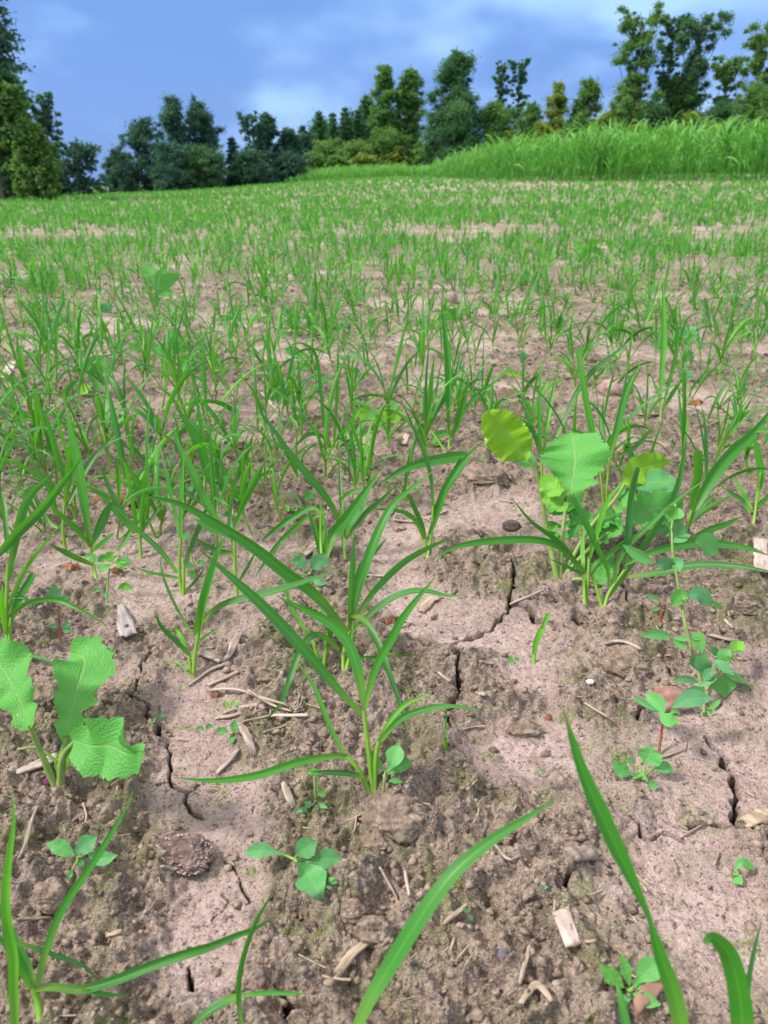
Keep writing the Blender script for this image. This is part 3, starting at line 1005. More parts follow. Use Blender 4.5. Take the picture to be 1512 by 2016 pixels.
grass((1068, 962), 'slender grass seedling close behind the yellow rounded leaf', [
    (11, [(1066, 900), (1062, 830), (1063, 770), (1065, 706)], {'c': .55}),
    (12, [(1070, 900), (1078, 830), (1088, 770), (1102, 718)], {'c': .75}),
    (11, [(1060, 880), (1040, 820), (1028, 795), (1018, 778)], {'c': .3}),
    (12, [(1062, 890), (1050, 850), (1030, 830), (1005, 818)], {'c': .4})])
# blades of the plants whose foot is just below the frame
grass((78, 2012), 'grass seedling at the lower edge with a long flat blade pointing over the smooth crust', [
    (20, [(76, 1935), (90, 1873), (123, 1790), (187, 1693), (243, 1600), (266, 1548)], {'c': .5, 'k': .02, 't0': .2, 't1': .2}),
    (25, [(62, 1948), (100, 1943), (160, 1948), (233, 1927), (300, 1900), (367, 1877), (413, 1863), (467, 1840), (504, 1826), (556, 1796)], {'c': .3, 'k': .03, 'n': 36, 'peak': .55}),
    (24, [(63, 1945), (40, 1905), (10, 1860), (-25, 1825)], {'c': .3}),
    (17, [(66, 1940), (55, 1900), (30, 1850), (8, 1790)], {'c': .35}),
    (12, [(35, 1856), (80, 1870), (120, 1885), (165, 1902), (197, 1936)], {'c': .2, 'k': .03}),
    (11, [(160, 1950), (205, 1957), (252, 1961)], {'c': .4, 'k': .02})],
    [[(78, 2012), (75, 1975), (64, 1945)]])
grass((30, 2040), 'close blurred grass blade standing at the lower corner of the view', [
    (28, [(30, 2040), (28, 1940), (27, 1880), (17, 1825), (13, 1765), (20, 1690), (28, 1620), (25, 1555)], {'c': .75, 'k': -.03, 'n': 36, 't0': .2, 't1': .9})], depth=.335)
grass((478, 2050), 'grass seedling at the lower edge whose thin blade crosses the smooth crust', [
    (14, [(478, 2040), (470, 1965), (474, 1905), (500, 1822), (546, 1742)], {'c': .3}),
    (26, [(470, 1962), (440, 1975), (405, 1998), (360, 2040)], {'c': .3}),
    (11, [(474, 1960), (530, 1955), (607, 1957)], {'c': .45})], depth=.40)
grass((684, 2070), 'very close broad grass blade slanting over the lumpy soil', [
    (44, [(684, 2070), (720, 1985), (760, 1915), (830, 1803), (890, 1722), (960, 1660), (1050, 1602), (1098, 1571)], {'c': .5, 'k': .06, 't0': .35, 't1': -.1, 'n': 40, 'peak': .35})], depth=.335)
grass((1352, 2070), 'very close twisted grass blade standing tall beside the bare pink crust', [
    (44, [(1352, 2070), (1330, 1965), (1300, 1880), (1278, 1808), (1258, 1762), (1200, 1640), (1145, 1515), (1108, 1392)], {'c': .55, 'k': -.04, 'n': 44, 't0': .3, 't1': -.3,
         'prof': lambda t: np.interp(t, [0, .18, .30, .37, .43, .6, .72, .9, 1], [.95, .95, .7, .28, .35, .92, .95, .45, .03])})], depth=.31)
grass((1462, 2070), 'very close hooked grass blade near the small bright green weed', [
    (54, [(1462, 2070), (1460, 1990), (1450, 1925), (1432, 1873), (1402, 1846), (1385, 1858)], {'c': .45, 'k': -.05, 'n': 36, 'prof': lambda t: np.interp(t, [0, .3, .7, .9, 1], [1, 1, .9, .6, .15])}),
    (15, [(1462, 2050), (1470, 1950), (1482, 1880), (1500, 1806)], {'c': .2})], depth=.32)
grass((1245, 2070), 'narrow close grass blade rising in front of the small bright green weed', [
    (24, [(1245, 2070), (1232, 2015), (1222, 1965), (1212, 1925)], {'c': .3})], depth=.33)
grass((877, 1466), 'single hair thin grass shoot in front of the vertical soil crack', [
    (5, [(877, 1466), (878, 1430), (880, 1392)], {'c': .6, 'k': 0})])

# ------------------------------------------------------------------ broad leaved plants
LYRATE = ([.10, .36, .50, .34, .36, .62, .70, .56, .78, .95, 1.0, .93, .97, .82, .74, .46, .10],
          [.10, .30, .48, .42, .30, .56, .72, .58, .72, .90, .98, 1.0, .88, .86, .64, .42, .10])
ROUNDISH = ([.12, .45, .72, .88, .97, 1.0, .96, .99, .90, .80, .62, .36, .08], [.12, .50, .70, .92, .95, 1.0, .98, .93, .92, .74, .60, .32, .08])
OVAL = ([.08, .40, .72, .92, 1.0, .97, .84, .62, .34, .05],) * 2
LANCE = ([.10, .35, .62, .85, 1.0, 1.0, .88, .66, .36, .04],) * 2
SPOON = ([.14, .20, .34, .58, .84, 1.0, 1.0, .80, .42, .05],) * 2


def leaf(root, loc, d0, pts, w, prof, mat, tint=.5, k=0., o=0., tw=(0, 0), fold=.18, ripple=0., seed=0, n=20, cross=9, jag=None, name='leaf'):
    P = px_path(pts, d0 * (1 + o), k, .002)
    if len(P) == 2:
        P = np.vstack([P[0], (P[0] + P[1]) / 2 + (0, 0, .0006), P[1]])
    g = ribbon(P, w * .5 * d0 * (1 + o) / FPX, prof, n=n, cross=cross, fold=fold, tw=tw, ripple=ripple, seed=seed, jag=jag)
    return part(name, g, mat, root, loc, tint)


def stalk(root, loc, d0, pts, r0, r1, mat, k=0., o=0., name='stalk', root_end=True):
    P = px_path(pts, d0 * (1 + o), k, .001)
    if root_end:
        P[0][2] = gz(P[0][0], P[0][1]) - .004
    if len(P) == 2:
        P = np.vstack([P[0], (P[0] + P[1]) / 2, P[1]])
    return part(name, tube(P, r0, r1, 10, 8), mat, root, loc)


def broad(name, base, label, cat, group=None):
    b = gp(*base)
    HERO_XY.append((b[0], b[1]))
    return thing(name, label, cat, b, group), b, depth_of(b)


LF = dict(mat=M_RADISH, ripple=.15, n=56, cross=17, jag=.10, fold=.2)
# lobed leaf plant, lower edge
R, b, d = broad('lobed_leaf_plant', (110, 1540), 'lobed leaf plant with three broad leaves and a purple foot, beside the cracked crust', 'leafy plant', 'young lobed leaf plants')
stalk(R, b, d, [(108, 1540), (80, 1480), (60, 1430)], .0028, .0018, M_PETIOLE, -.04)
leaf(R, b, d, [(62, 1432), (45, 1395), (25, 1352), (0, 1310), (-32, 1278)], 128, LYRATE, tint=.55, k=.08, o=-.04, tw=(.2, .35), seed=3, **LF)
stalk(R, b, d, [(112, 1540), (122, 1490), (132, 1450)], .003, .002, M_PETIOLE, 0)
leaf(R, b, d, [(130, 1462), (140, 1410), (153, 1350), (165, 1300), (137, 1283)], 122, LYRATE, tint=.5, k=.12, tw=(.1, -.1), seed=5, **LF)
stalk(R, b, d, [(115, 1538), (125, 1490), (150, 1458)], .0032, .002, M_PETIOLE, -.05)
leaf(R, b, d, [(140, 1455), (178, 1468), (215, 1468), (255, 1485), (282, 1478)], 112, ROUNDISH, tint=.5, k=-.10, o=-.05, tw=(-.2, -.5), seed=9, **LF)
leaf(R, b, d, [(116, 1532), (124, 1500), (134, 1470)], 34, LANCE, tint=.85, k=0, tw=(.5, .5), seed=2, mat=M_RADISH, n=16, cross=7)
stalk(R, b, d, [(112, 1500), (75, 1472), (35, 1475)], .0012, .0008, M_PETIOLE, 0, root_end=False)
V, F = ico(2)
part('root_crown', (V * .0055 + b + (-.004, 0, .002), F, V[:, :2]), plain_mat('purple_root', (.10, .02, .07), (.22, .05, .14), 200), R, b)

# tall lobed leaf plant
R, b, d = broad('lobed_leaf_plant', (1098, 1132), 'tall lobed leaf plant with ruffled leaves, one of them bright yellow green', 'leafy plant', 'young lobed leaf plants')
stalk(R, b, d, [(1098, 1132), (1080, 1060), (1068, 990), (1060, 940), (1042, 905)], .0036, .002, M_PETIOLE, -.03)
leaf(R, b, d, [(1035, 905), (1010, 872), (985, 842), (960, 822), (950, 812)], 84, ROUNDISH, tint=.97, k=-.03, o=-.02, tw=(.3, .0), seed=4, **LF)
leaf(R, b, d, [(1058, 920), (1030, 905), (1012, 880), (1005, 850), (1016, 818)], 56, ROUNDISH, tint=.35, k=.03, o=-.015, tw=(-.8, -.9), seed=6, **LF)
leaf(R, b, d, [(1062, 962), (1080, 955), (1095, 965), (1112, 960)], 44, ROUNDISH, tint=.8, k=-.03, o=-.03, tw=(.3, .5), seed=7, **LF)
leaf(R, b, d, [(1066, 985), (1085, 985), (1105, 998), (1122, 992)], 30, ROUNDISH, tint=.75, k=-.03, o=-.03, tw=(.3, .5), seed=8, **LF)
stalk(R, b, d, [(1102, 1130), (1107, 1060), (1112, 1010), (1120, 970)], .003, .0018, M_PETIOLE, .02)
leaf(R, b, d, [(1112, 1010), (1122, 970), (1130, 920), (1130, 880), (1123, 852)], 138, LYRATE, tint=.5, k=.05, o=.015, tw=(0, .15), seed=11, **LF)
for pts, w, t in (([(1080, 1010), (1092, 985), (1100, 960)], 46, .5), ([(1125, 1060), (1140, 1030), (1158, 1005)], 52, .3), ([(1100, 1075), (1088, 1050), (1072, 1035)], 40, .45), ([(1165, 1050), (1190, 1022), (1222, 1012)], 54, .3), ([(1215, 1010), (1232, 985), (1238, 960)], 40, .35)):
    leaf(R, b, d, pts, w, LYRATE, tint=t + .2, k=.02, o=.012, tw=(.3, .5), seed=int(w), **LF)
for i, (y0, w) in enumerate(((1005, 36), (1030, 40), (1050, 30))):
    leaf(R, b, d, [(1106, y0 + 8), (1085 - 4 * i, y0), (1078 - 2 * i, y0 + 6)], 16, OVAL, tint=.4, o=.02, tw=(.5, .5), mat=M_RADISH, n=14, seed=i, jag=.12)
    leaf(R, b, d, [(1107, y0 + 8), (1128, y0 - 2), (1144 - 6 * i, y0 + 2)], 17, OVAL, tint=.4, o=.02, tw=(.5, .5), mat=M_RADISH, n=14, seed=i + 4, jag=.12)
stalk(R, b, d, [(1104, 1128), (1150, 1090), (1185, 1068)], .0026, .0018, M_PETIOLE, .0)
leaf(R, b, d, [(1160, 1075), (1175, 1060), (1195, 1040), (1205, 1012)], 62, LYRATE, tint=.45, k=.02, o=.01, tw=(.2, .3), seed=13, **LF)
stalk(R, b, d, [(1108, 1128), (1160, 1040), (1205, 990), (1235, 945)], .0028, .0018, M_PETIOLE, .03)
leaf(R, b, d, [(1228, 952), (1250, 930), (1280, 915), (1318, 910)], 58, ROUNDISH, tint=1.0, k=0, o=.02, tw=(-.3, -.3), seed=15, **LF)
leaf(R, b, d, [(1246, 960), (1275, 950), (1305, 950), (1336, 972)], 50, OVAL, tint=.1, k=-.04, o=.03, tw=(.5, .6), seed=16, **LF)
stalk(R, b, d, [(1110, 1128), (1180, 1060), (1245, 1030)], .0026, .0016, M_PETIOLE, .03)
leaf(R, b, d, [(1242, 1034), (1262, 1015), (1290, 1000), (1322, 1005), (1345, 1020)], 80, ROUNDISH, tint=.4, k=.03, o=.03, tw=(.2, .1), seed=17, **LF)
leaf(R, b, d, [(1290, 1012), (1310, 1030), (1325, 1040), (1338, 1052)], 46, ROUNDISH, tint=.2, k=.0, o=.04, tw=(.2, .1), seed=18, **LF)
stalk(R, b, d, [(1106, 1134), (1140, 1140), (1180, 1150)], .0022, .0016, M_PETIOLE, 0)
leaf(R, b, d, [(1176, 1156), (1185, 1135), (1195, 1110), (1208, 1090)], 52, OVAL, tint=.45, k=.0, o=.0, tw=(.0, .1), seed=20, **LF)

# climbing pea
R, b, d = broad('pea_seedling', (1390, 1398), 'climbing pea with a long pale stem and pairs of oval leaflets', 'pea plant', 'pea and vetch seedlings')
stalk(R, b, d, [(1390, 1398), (1384, 1360), (1376, 1325), (1362, 1280), (1348, 1225), (1338, 1165), (1328, 1110), (1322, 1060), (1325, 1010), (1330, 992)], .0016, .0010, M_PETIOLE, .05, name='stem')
stalk(R, b, d, [(1386, 1380), (1400, 1350), (1420, 1320), (1450, 1285)], .0012, .0008, M_PETIOLE, .0, root_end=False)
for i, (pts, w, t, tw) in enumerate((
        ([(1368, 1065), (1388, 1070), (1414, 1090)], 40, .6, (.3, .3)), ([(1325, 1118), (1310, 1110), (1290, 1112)], 26, .2, (.2, .2)), ([(1322, 1120), (1332, 1108), (1338, 1126)], 22, .25, (0, 0)),
        ([(1288, 1108), (1262, 1095), (1226, 1072)], 22, .55, (.4, .4)), ([(1326, 1068), (1345, 1058), (1360, 1053)], 20, .15, (.5, .4)), ([(1318, 1028), (1322, 1005), (1314, 994)], 24, .8, (.2, .3)),
        ([(1328, 1022), (1334, 1012), (1338, 1000)], 22, .6, (0, 0)), ([(1333, 1058), (1337, 1040), (1335, 1025)], 24, .15, (0, .1)),
        ([(1355, 1178), (1340, 1172), (1322, 1194)], 28, .7, (.3, .3)), ([(1352, 1172), (1378, 1172), (1402, 1192)], 30, .15, (.3, .2)), ([(1400, 1186), (1412, 1192), (1424, 1200)], 10, .7, (.3, .2)),
        ([(1322, 1254), (1292, 1248), (1262, 1252)], 19, .3, (.2, .2)), ([(1325, 1256), (1340, 1258), (1360, 1260)], 10, .3, (.5, .5)), ([(1326, 1258), (1338, 1268), (1352, 1276)], 14, .7, (.2, .2)),
        ([(1366, 1262), (1372, 1252), (1382, 1286)], 22, .7, (.1, .3)), ([(1372, 1288), (1368, 1300), (1368, 1316)], 18, .45, (0, .1)), ([(1392, 1325), (1384, 1306), (1388, 1284)], 28, .15, (.0, .2)),
        ([(1394, 1282), (1405, 1282), (1416, 1290)], 16, .4, (0, .3)), ([(1402, 1300), (1420, 1310), (1446, 1330)], 18, .1, (.3, .5)), ([(1384, 1338), (1396, 1326), (1410, 1322)], 20, .15, (.3, .3)),
        ([(1376, 1352), (1396, 1342), (1412, 1336)], 12, .2, (.3, .3)), ([(1424, 1328), (1424, 1352), (1428, 1372)], 42, .6, (.2, .1)), ([(1424, 1328), (1445, 1332), (1468, 1346)], 14, .6, (.4, .4)),
        ([(1430, 1306), (1428, 1290), (1438, 1278)], 26, .6, (.1, .2)), ([(1444, 1284), (1452, 1276), (1462, 1262)], 22, .95, (.3, .2)), ([(1442, 1282), (1446, 1272), (1450, 1262)], 18, .9, (.8, .6)),
        ([(1375, 1344), (1350, 1336), (1322, 1340)], 13, .25, (.3, .2)), ([(1386, 1364), (1368, 1358), (1348, 1362)], 16, .4, (.3, .3)),
        ([(1392, 1396), (1408, 1388), (1420, 1374)], 9, .6, (.3, .3)), ([(1392, 1400), (1388, 1406), (1384, 1402)], 8, .7, (.3, .3)), ([(1392, 1398), (1402, 1402), (1406, 1396)], 8, .7, (.3, .3)))):
    leaf(R, b, d, pts, w * 1.15, OVAL, M_WEED, t, k=random.uniform(-.02, .02), o=.03 * (1398 - pts[0][1]) / 400 - .005, tw=tw, n=14, cross=7, fold=.25, seed=i, name='leaflet')


def weed(base, label, leaves, stem=None, red=False, cat='weed', name='broadleaf_weed', pale=0., mat=None, grp='small broad leaved weeds on the soil', lift=.004):
    R, b, d = broad(name, base, label, cat, grp)
    if stem:
        stalk(R, b, d, stem, .0012, .0009, M_RED if red else M_PETIOLE, 0, name='stem')
    for i, lv in enumerate(leaves):
        pts, w, pr, t = lv[:4]
        if mat is not None:
            t, w = max(t, .5), w * .8
        tw = lv[4] if len(lv) > 4 else (random.uniform(-.25, .25),) * 2
        k = lv[5] if len(lv) > 5 else 0
        leaf(R, b, d, pts, w, pr, mat or M_WEED, t, k=k, o=-.012, tw=tw, n=18, cross=9, fold=.2, ripple=.05, seed=i + int(base[0]))
        if not stem:
            p0 = pts[0]
            if math.hypot(p0[0] - base[0], p0[1] - base[1]) > 7:
                stalk(R, b, d, [base, p0], .0010, .0007, M_PETIOLE, 0, root_end=False)
    return R


weed((580, 1692), 'flat grey green weed with four drop shaped leaves, one larger and pointing down', [
    ([(556, 1682), (520, 1674), (480, 1680)], 31, SPOON, .25), ([(584, 1684), (598, 1672), (624, 1655)], 42, OVAL, .25), ([(600, 1695), (640, 1690), (674, 1692)], 38, SPOON, .2),
    ([(586, 1698), (606, 1722), (624, 1752), (634, 1770)], 62, LANCE, .25)])
weed((645, 1740), 'tiny seedling of round leaflets tucked under the large grey green weed leaf', [
    ([(648, 1738), (655, 1735), (665, 1738)], 10, OVAL, .6), ([(645, 1736), (652, 1730), (660, 1728)], 8, OVAL, .6), ([(642, 1744), (648, 1747), (654, 1748)], 6, OVAL, .4)])
weed((155, 1690), 'pale three leaved weed with a reddish heart on mossy soil', [
    ([(146, 1685), (118, 1668), (90, 1661)], 30, LANCE, .45), ([(150, 1678), (172, 1660), (192, 1647)], 36, OVAL, .15), ([(172, 1680), (200, 1690), (231, 1684)], 28, LANCE, .3), ([(155, 1692), (160, 1700), (164, 1706)], 14, OVAL, .5), ([(142, 1714), (137, 1724), (132, 1734)], 10, LANCE, .5)])
weed((1240, 1952), 'small bright green weed with five pointed leaves by a brown bark piece', [
    ([(1228, 1944), (1205, 1922), (1181, 1897)], 31, LANCE, .75), ([(1240, 1940), (1232, 1910), (1223, 1876)], 22, LANCE, .75), ([(1248, 1942), (1270, 1915), (1304, 1890)], 44, SPOON, .6), ([(1246, 1956), (1272, 1968), (1302, 1978)], 27, OVAL, .6), ([(1242, 1956), (1236, 1966), (1234, 1980)], 14, OVAL, .4), ([(1250, 1946), (1258, 1942), (1266, 1938)], 10, OVAL, .8)])
weed((757, 1535), 'small hairy weed with upright pale leaves beside the grass on the clod', [
    ([(762, 1520), (775, 1495), (784, 1464)], 36, SPOON, .55, (.1, .2), .0), ([(755, 1518), (745, 1502), (731, 1480)], 15, LANCE, .65), ([(768, 1520), (790, 1508), (816, 1496)], 22, LANCE, .65), ([(764, 1538), (778, 1536), (794, 1541)], 11, OVAL, .35), ([(762, 1525), (775, 1517), (790, 1520)], 10, LANCE, .8)], [(755, 1544), (757, 1530), (760, 1518)])
weed((193, 1290), 'tiny light green seedling with a chewed leaf, above the big lobed leaves', [
    ([(192, 1284), (184, 1268), (180, 1250)], 22, SPOON, .85), ([(197, 1286), (212, 1281), (228, 1288)], 13, OVAL, .75)])
weed((207, 1180), 'clover seedling with bright round leaflets over a curled brown leaf', [
    ([(190, 1106), (178, 1096), (165, 1097)], 17, OVAL, .7), ([(192, 1106), (204, 1099), (217, 1102)], 17, OVAL, .7), ([(190, 1112), (203, 1118), (220, 1114)], 15, OVAL, .75), ([(224, 1106), (218, 1095), (224, 1087)], 24, OVAL, .95), ([(226, 1106), (238, 1110), (244, 1122)], 22, OVAL, .95), ([(234, 1104), (248, 1104), (256, 1114)], 15, OVAL, .6), ([(232, 1160), (246, 1154), (262, 1160)], 16, OVAL, .85), ([(184, 1164), (192, 1161), (200, 1165)], 8, OVAL, .3), ([(204, 1172), (209, 1169), (215, 1174)], 8, OVAL, .3)],
    [(207, 1180), (212, 1150), (216, 1112)], name='clover_seedling', cat='clover')
weed((455, 1445), 'little four leaved weed beside the straw bundle', [
    ([(450, 1442), (438, 1438), (425, 1442)], 14, OVAL, .35), ([(457, 1438), (461, 1428), (462, 1416)], 14, OVAL, .35), ([(456, 1447), (456, 1454), (458, 1462)], 14, OVAL, .3), ([(460, 1440), (466, 1438), (472, 1440)], 8, OVAL, .4)])
weed((403, 1438), 'tiny seed leaf pair just behind the little four leaved weed', [([(402, 1437), (394, 1433), (386, 1438)], 9, OVAL, .2), ([(405, 1436), (412, 1429), (420, 1432)], 9, OVAL, .2)])
weed((452, 1392), 'bright green speck of a seedling above the frayed straw', [([(450, 1390), (444, 1386), (443, 1393)], 12, OVAL, .95), ([(454, 1388), (462, 1384), (465, 1391)], 12, OVAL, .95)])
weed((306, 1422), 'tiny teal seedling growing out of the ground crack', [([(304, 1422), (298, 1418), (294, 1425)], 13, OVAL, .1), ([(310, 1416), (318, 1408), (326, 1410)], 9, OVAL, .1)])
weed((118, 1262), 'red stalked weed with dull round leaves under the arching blade', [
    ([(112, 1188), (108, 1172), (108, 1150)], 26, OVAL, .12), ([(118, 1190), (128, 1178), (137, 1174)], 14, OVAL, .3), ([(112, 1236), (104, 1232), (96, 1236)], 10, OVAL, .2), ([(122, 1236), (132, 1230), (141, 1228)], 12, OVAL, .2), ([(122, 1242), (132, 1240), (142, 1246)], 12, OVAL, .2)],
    [(118, 1262), (116, 1225), (115, 1192)], red=True)
weed((612, 1594), 'small weed with four grey green leaves below the lying grass blade', [([(610, 1590), (605, 1582), (601, 1577)], 16, OVAL, .25), ([(616, 1592), (630, 1586), (646, 1591)], 10, OVAL, .25), ([(606, 1596), (596, 1594), (582, 1599)], 11, OVAL, .2)])
weed((621, 1565), 'upright seedling with two small bright leaf clusters by the dark low blade', [([(620, 1526), (614, 1518), (606, 1522)], 16, OVAL, .8), ([(620, 1526), (626, 1520), (628, 1530)], 12, OVAL, .8), ([(624, 1566), (630, 1562), (642, 1566)], 12, OVAL, .7)], [(621, 1570), (620, 1545), (620, 1526)])
weed((1454, 1722), 'two leaved weed at the rim of the bare pink crust', [([(1446, 1712), (1462, 1698), (1486, 1712)], 18, LANCE, .45), ([(1442, 1722), (1448, 1728), (1462, 1742)], 22, OVAL, .55)])
weed((1298, 1482), 'weed with a red stalk and five spreading leaves in front of the red stone', [
    ([(1308, 1404), (1295, 1386), (1272, 1364)], 36, OVAL, .45, (.2, .2), .04), ([(1322, 1392), (1360, 1376), (1404, 1374)], 36, LANCE, .08, (.2, .3), .0), ([(1302, 1404), (1318, 1418), (1338, 1420)], 28, OVAL, .6, (.2, .2), -.04), ([(1296, 1400), (1268, 1384), (1244, 1370)], 14, LANCE, .2, (.5, .4), .05), ([(1318, 1404), (1328, 1400), (1340, 1406)], 10, OVAL, .5)],
    [(1298, 1482), (1302, 1445), (1306, 1404)], red=True)
weed((1266, 1528), 'rosette weed with five spoon leaves in front of the red stalked weed', [
    ([(1270, 1502), (1278, 1488), (1282, 1470)], 50, ROUNDISH, .5), ([(1242, 1526), (1222, 1514), (1206, 1497)], 28, OVAL, .5), ([(1288, 1514), (1306, 1510), (1328, 1518)], 24, OVAL, .5), ([(1244, 1534), (1260, 1528), (1276, 1536)], 15, OVAL, .5), ([(1276, 1540), (1284, 1545), (1298, 1548)], 16, OVAL, .45), ([(1250, 1504), (1240, 1498), (1228, 1494)], 11, LANCE, .4)])
weed((610, 1130), 'silvery weed with flat blue green leaves half hidden behind grass blades', [
    ([(602, 1120), (588, 1106), (572, 1106)], 24, OVAL, .05), ([(614, 1120), (630, 1105), (648, 1112)], 32, ROUNDISH, .05), ([(600, 1132), (575, 1138), (546, 1146)], 16, LANCE, .1), ([(612, 1135), (628, 1146), (645, 1148)], 14, OVAL, .1)])
weed((590, 1100), 'tiny bright rosette in front of a bark flake among narrow blades', [([(588, 1096), (582, 1090), (577, 1087)], 8, LANCE, .9), ([(592, 1096), (597, 1090), (598, 1088)], 8, LANCE, .9), ([(588, 1098), (582, 1100), (578, 1103)], 7, LANCE, .8)])
weed((385, 1128), 'dark round leaved weed at the foot of the slim grass seedling', [([(382, 1118), (370, 1112), (358, 1112)], 14, OVAL, .25), ([(382, 1124), (378, 1130), (370, 1126)], 15, OVAL, .65), ([(388, 1112), (396, 1108), (404, 1112)], 12, OVAL, .2), ([(372, 1062), (362, 1054), (358, 1060)], 18, OVAL, .4), ([(382, 1046), (392, 1040), (402, 1046)], 10, OVAL, .3)], [(385, 1130), (376, 1090), (372, 1060)])
weed((448, 970), 'climbing pea seedling lost among the crowded grass plants', [([(446, 960), (440, 945), (446, 926)], 22, OVAL, .4), ([(438, 965), (428, 955), (424, 962)], 16, OVAL, .15), ([(452, 962), (470, 975), (480, 990)], 26, OVAL, .2), ([(384, 965), (375, 958), (366, 960)], 16, OVAL, .2), ([(460, 1022), (448, 1012), (436, 1014)], 14, OVAL, .1)], [(462, 1020), (455, 990), (448, 960)], name='pea_seedling', cat='pea plant', grp='pea and vetch seedlings')
weed((605, 995), 'pair of bright oval leaflets showing through the crossed blades', [([(600, 984), (608, 974), (620, 982)], 18, OVAL, .7), ([(570, 1006), (562, 1000), (552, 1008)], 14, OVAL, .9), ([(574, 1006), (580, 1000), (584, 1006)], 12, OVAL, .9)], [(605, 997), (602, 990), (600, 984)])
weed((1298, 1200), 'thin two leaved seedling behind the oval pea leaflet', [([(1300, 1184), (1285, 1175), (1268, 1170)], 8, LANCE, .2), ([(1300, 1196), (1290, 1199), (1282, 1198)], 7, LANCE, .3)], [(1302, 1214), (1302, 1200), (1300, 1186)], red=True)
weed((1012, 1306), 'speck of bright seedling beside the short chewed off grass', [([(1010, 1304), (1004, 1300), (1001, 1306)], 13, OVAL, .8), ([(1014, 1302), (1018, 1297), (1021, 1303)], 10, OVAL, .8)])
weed((920, 1800), 'teal two leaved seedling on the bare lumpy soil behind the close slanting blade', [([(920, 1798), (916, 1792), (913, 1785)], 8, OVAL, .1), ([(922, 1803), (926, 1806), (929, 1813)], 9, OVAL, .1)])
weed((1070, 1748), 'minute teal seedling above the dark cracked chip', [([(1070, 1748), (1065, 1744), (1060, 1742)], 6, OVAL, .1), ([(1072, 1750), (1076, 1746), (1080, 1748)], 6, OVAL, .2)])
weed((1064, 1524), 'minute two leaved seedling beside the tall close blade', [([(1062, 1524), (1057, 1521), (1052, 1526)], 6, OVAL, .3), ([(1066, 1522), (1070, 1518), (1075, 1520)], 7, OVAL, .3)])
weed((1348, 612 + 100), 'round leaved weed in front of the far round leaved one, near tall blades', [([(1350, 712), (1354, 704), (1366, 706)], 26, ROUNDISH, .15), ([(1346, 720), (1350, 726), (1362, 722)], 14, OVAL, .1)])
weed((1356, 676), 'scalloped round blue green leaf standing in the sparse middle of the field', [([(1358, 672), (1356, 656), (1360, 640)], 40, ROUNDISH, .12, (.1, .1))], [(1356, 682), (1357, 676), (1358, 670)])
weed((588, 725), 'pale blue green notched leaf under a curved blade in the middle of the field', [([(610, 706), (590, 694), (560, 688)], 26, LYRATE, .15), ([(608, 712), (600, 722), (586, 712)], 20, OVAL, .25)], [(603, 740), (606, 722), (609, 706)], mat=M_RADISH)
weed((583, 770), 'single flat leaf with a long pale stalk lying on open soil', [([(574, 771), (552, 776), (524, 784)], 36, OVAL, .2)], [(624, 772), (600, 772), (574, 771)], mat=M_RADISH)
weed((766, 834), 'yellow green lobed weed with a chewed leaf on the open soil', [([(760, 830), (735, 818), (702, 812)], 36, LYRATE, .98), ([(766, 832), (760, 818), (754, 806)], 18, OVAL, .95), ([(770, 832), (780, 820), (787, 804)], 24, ROUNDISH, .98), ([(775, 812), (776, 795), (770, 784)], 18, OVAL, .2)], mat=M_RADISH)
weed((862, 866), 'low lobed weed with bluish leaves at the foot of the tallest seedling', [([(850, 862), (865, 854), (882, 852)], 20, LYRATE, .15), ([(852, 866), (862, 872), (872, 866)], 15, OVAL, .15), ([(836, 860), (828, 848), (818, 845)], 18, OVAL, .8)], mat=M_RADISH)
weed((195, 775), 'broad ruffled leaf standing among the crowded blades', [([(196, 770), (188, 735), (200, 700)], 56, LYRATE, .4), ([(172, 775), (160, 765), (152, 775)], 34, ROUNDISH, .9), ([(215, 800), (225, 810), (236, 840)], 30, OVAL, .3)], [(200, 800), (198, 785), (196, 768)], mat=M_RADISH)
weed((340, 705), 'clump of blue green leaves half hidden in the crowded middle rows', [([(336, 690), (342, 665), (335, 650)], 36, LYRATE, .4), ([(346, 690), (362, 680), (374, 672)], 32, OVAL, .15), ([(334, 700), (318, 692), (300, 680)], 34, OVAL, .3), ([(346, 742), (352, 738), (364, 742)], 20, OVAL, .15)], [(340, 710), (340, 700), (338, 690)], mat=M_RADISH)
weed((308, 590), 'large pale leafy plant standing out in the distant rows', [([(305, 570), (298, 545), (284, 520)], 40, LYRATE, .6), ([(312, 570), (330, 552), (356, 540)], 34, OVAL, .35), ([(308, 565), (316, 545), (320, 525)], 28, OVAL, .55), ([(310, 580), (330, 576), (340, 590)], 22, OVAL, .5)], [(308, 592), (308, 580), (308, 568)], mat=M_RADISH, name='lobed_leaf_plant', cat='leafy plant', grp='young lobed leaf plants')
weed((1150, 505), 'bright leafy plant standing out in the far rows beside dense blades', [([(1148, 498), (1140, 485), (1130, 476)], 24, ROUNDISH, .6), ([(1152, 496), (1162, 482), (1186, 474)], 22, OVAL, .8), ([(1150, 500), (1170, 492), (1190, 496)], 16, OVAL, .6)], [(1150, 508), (1150, 502), (1150, 495)], mat=M_RADISH, name='lobed_leaf_plant', cat='leafy plant', grp='young lobed leaf plants')


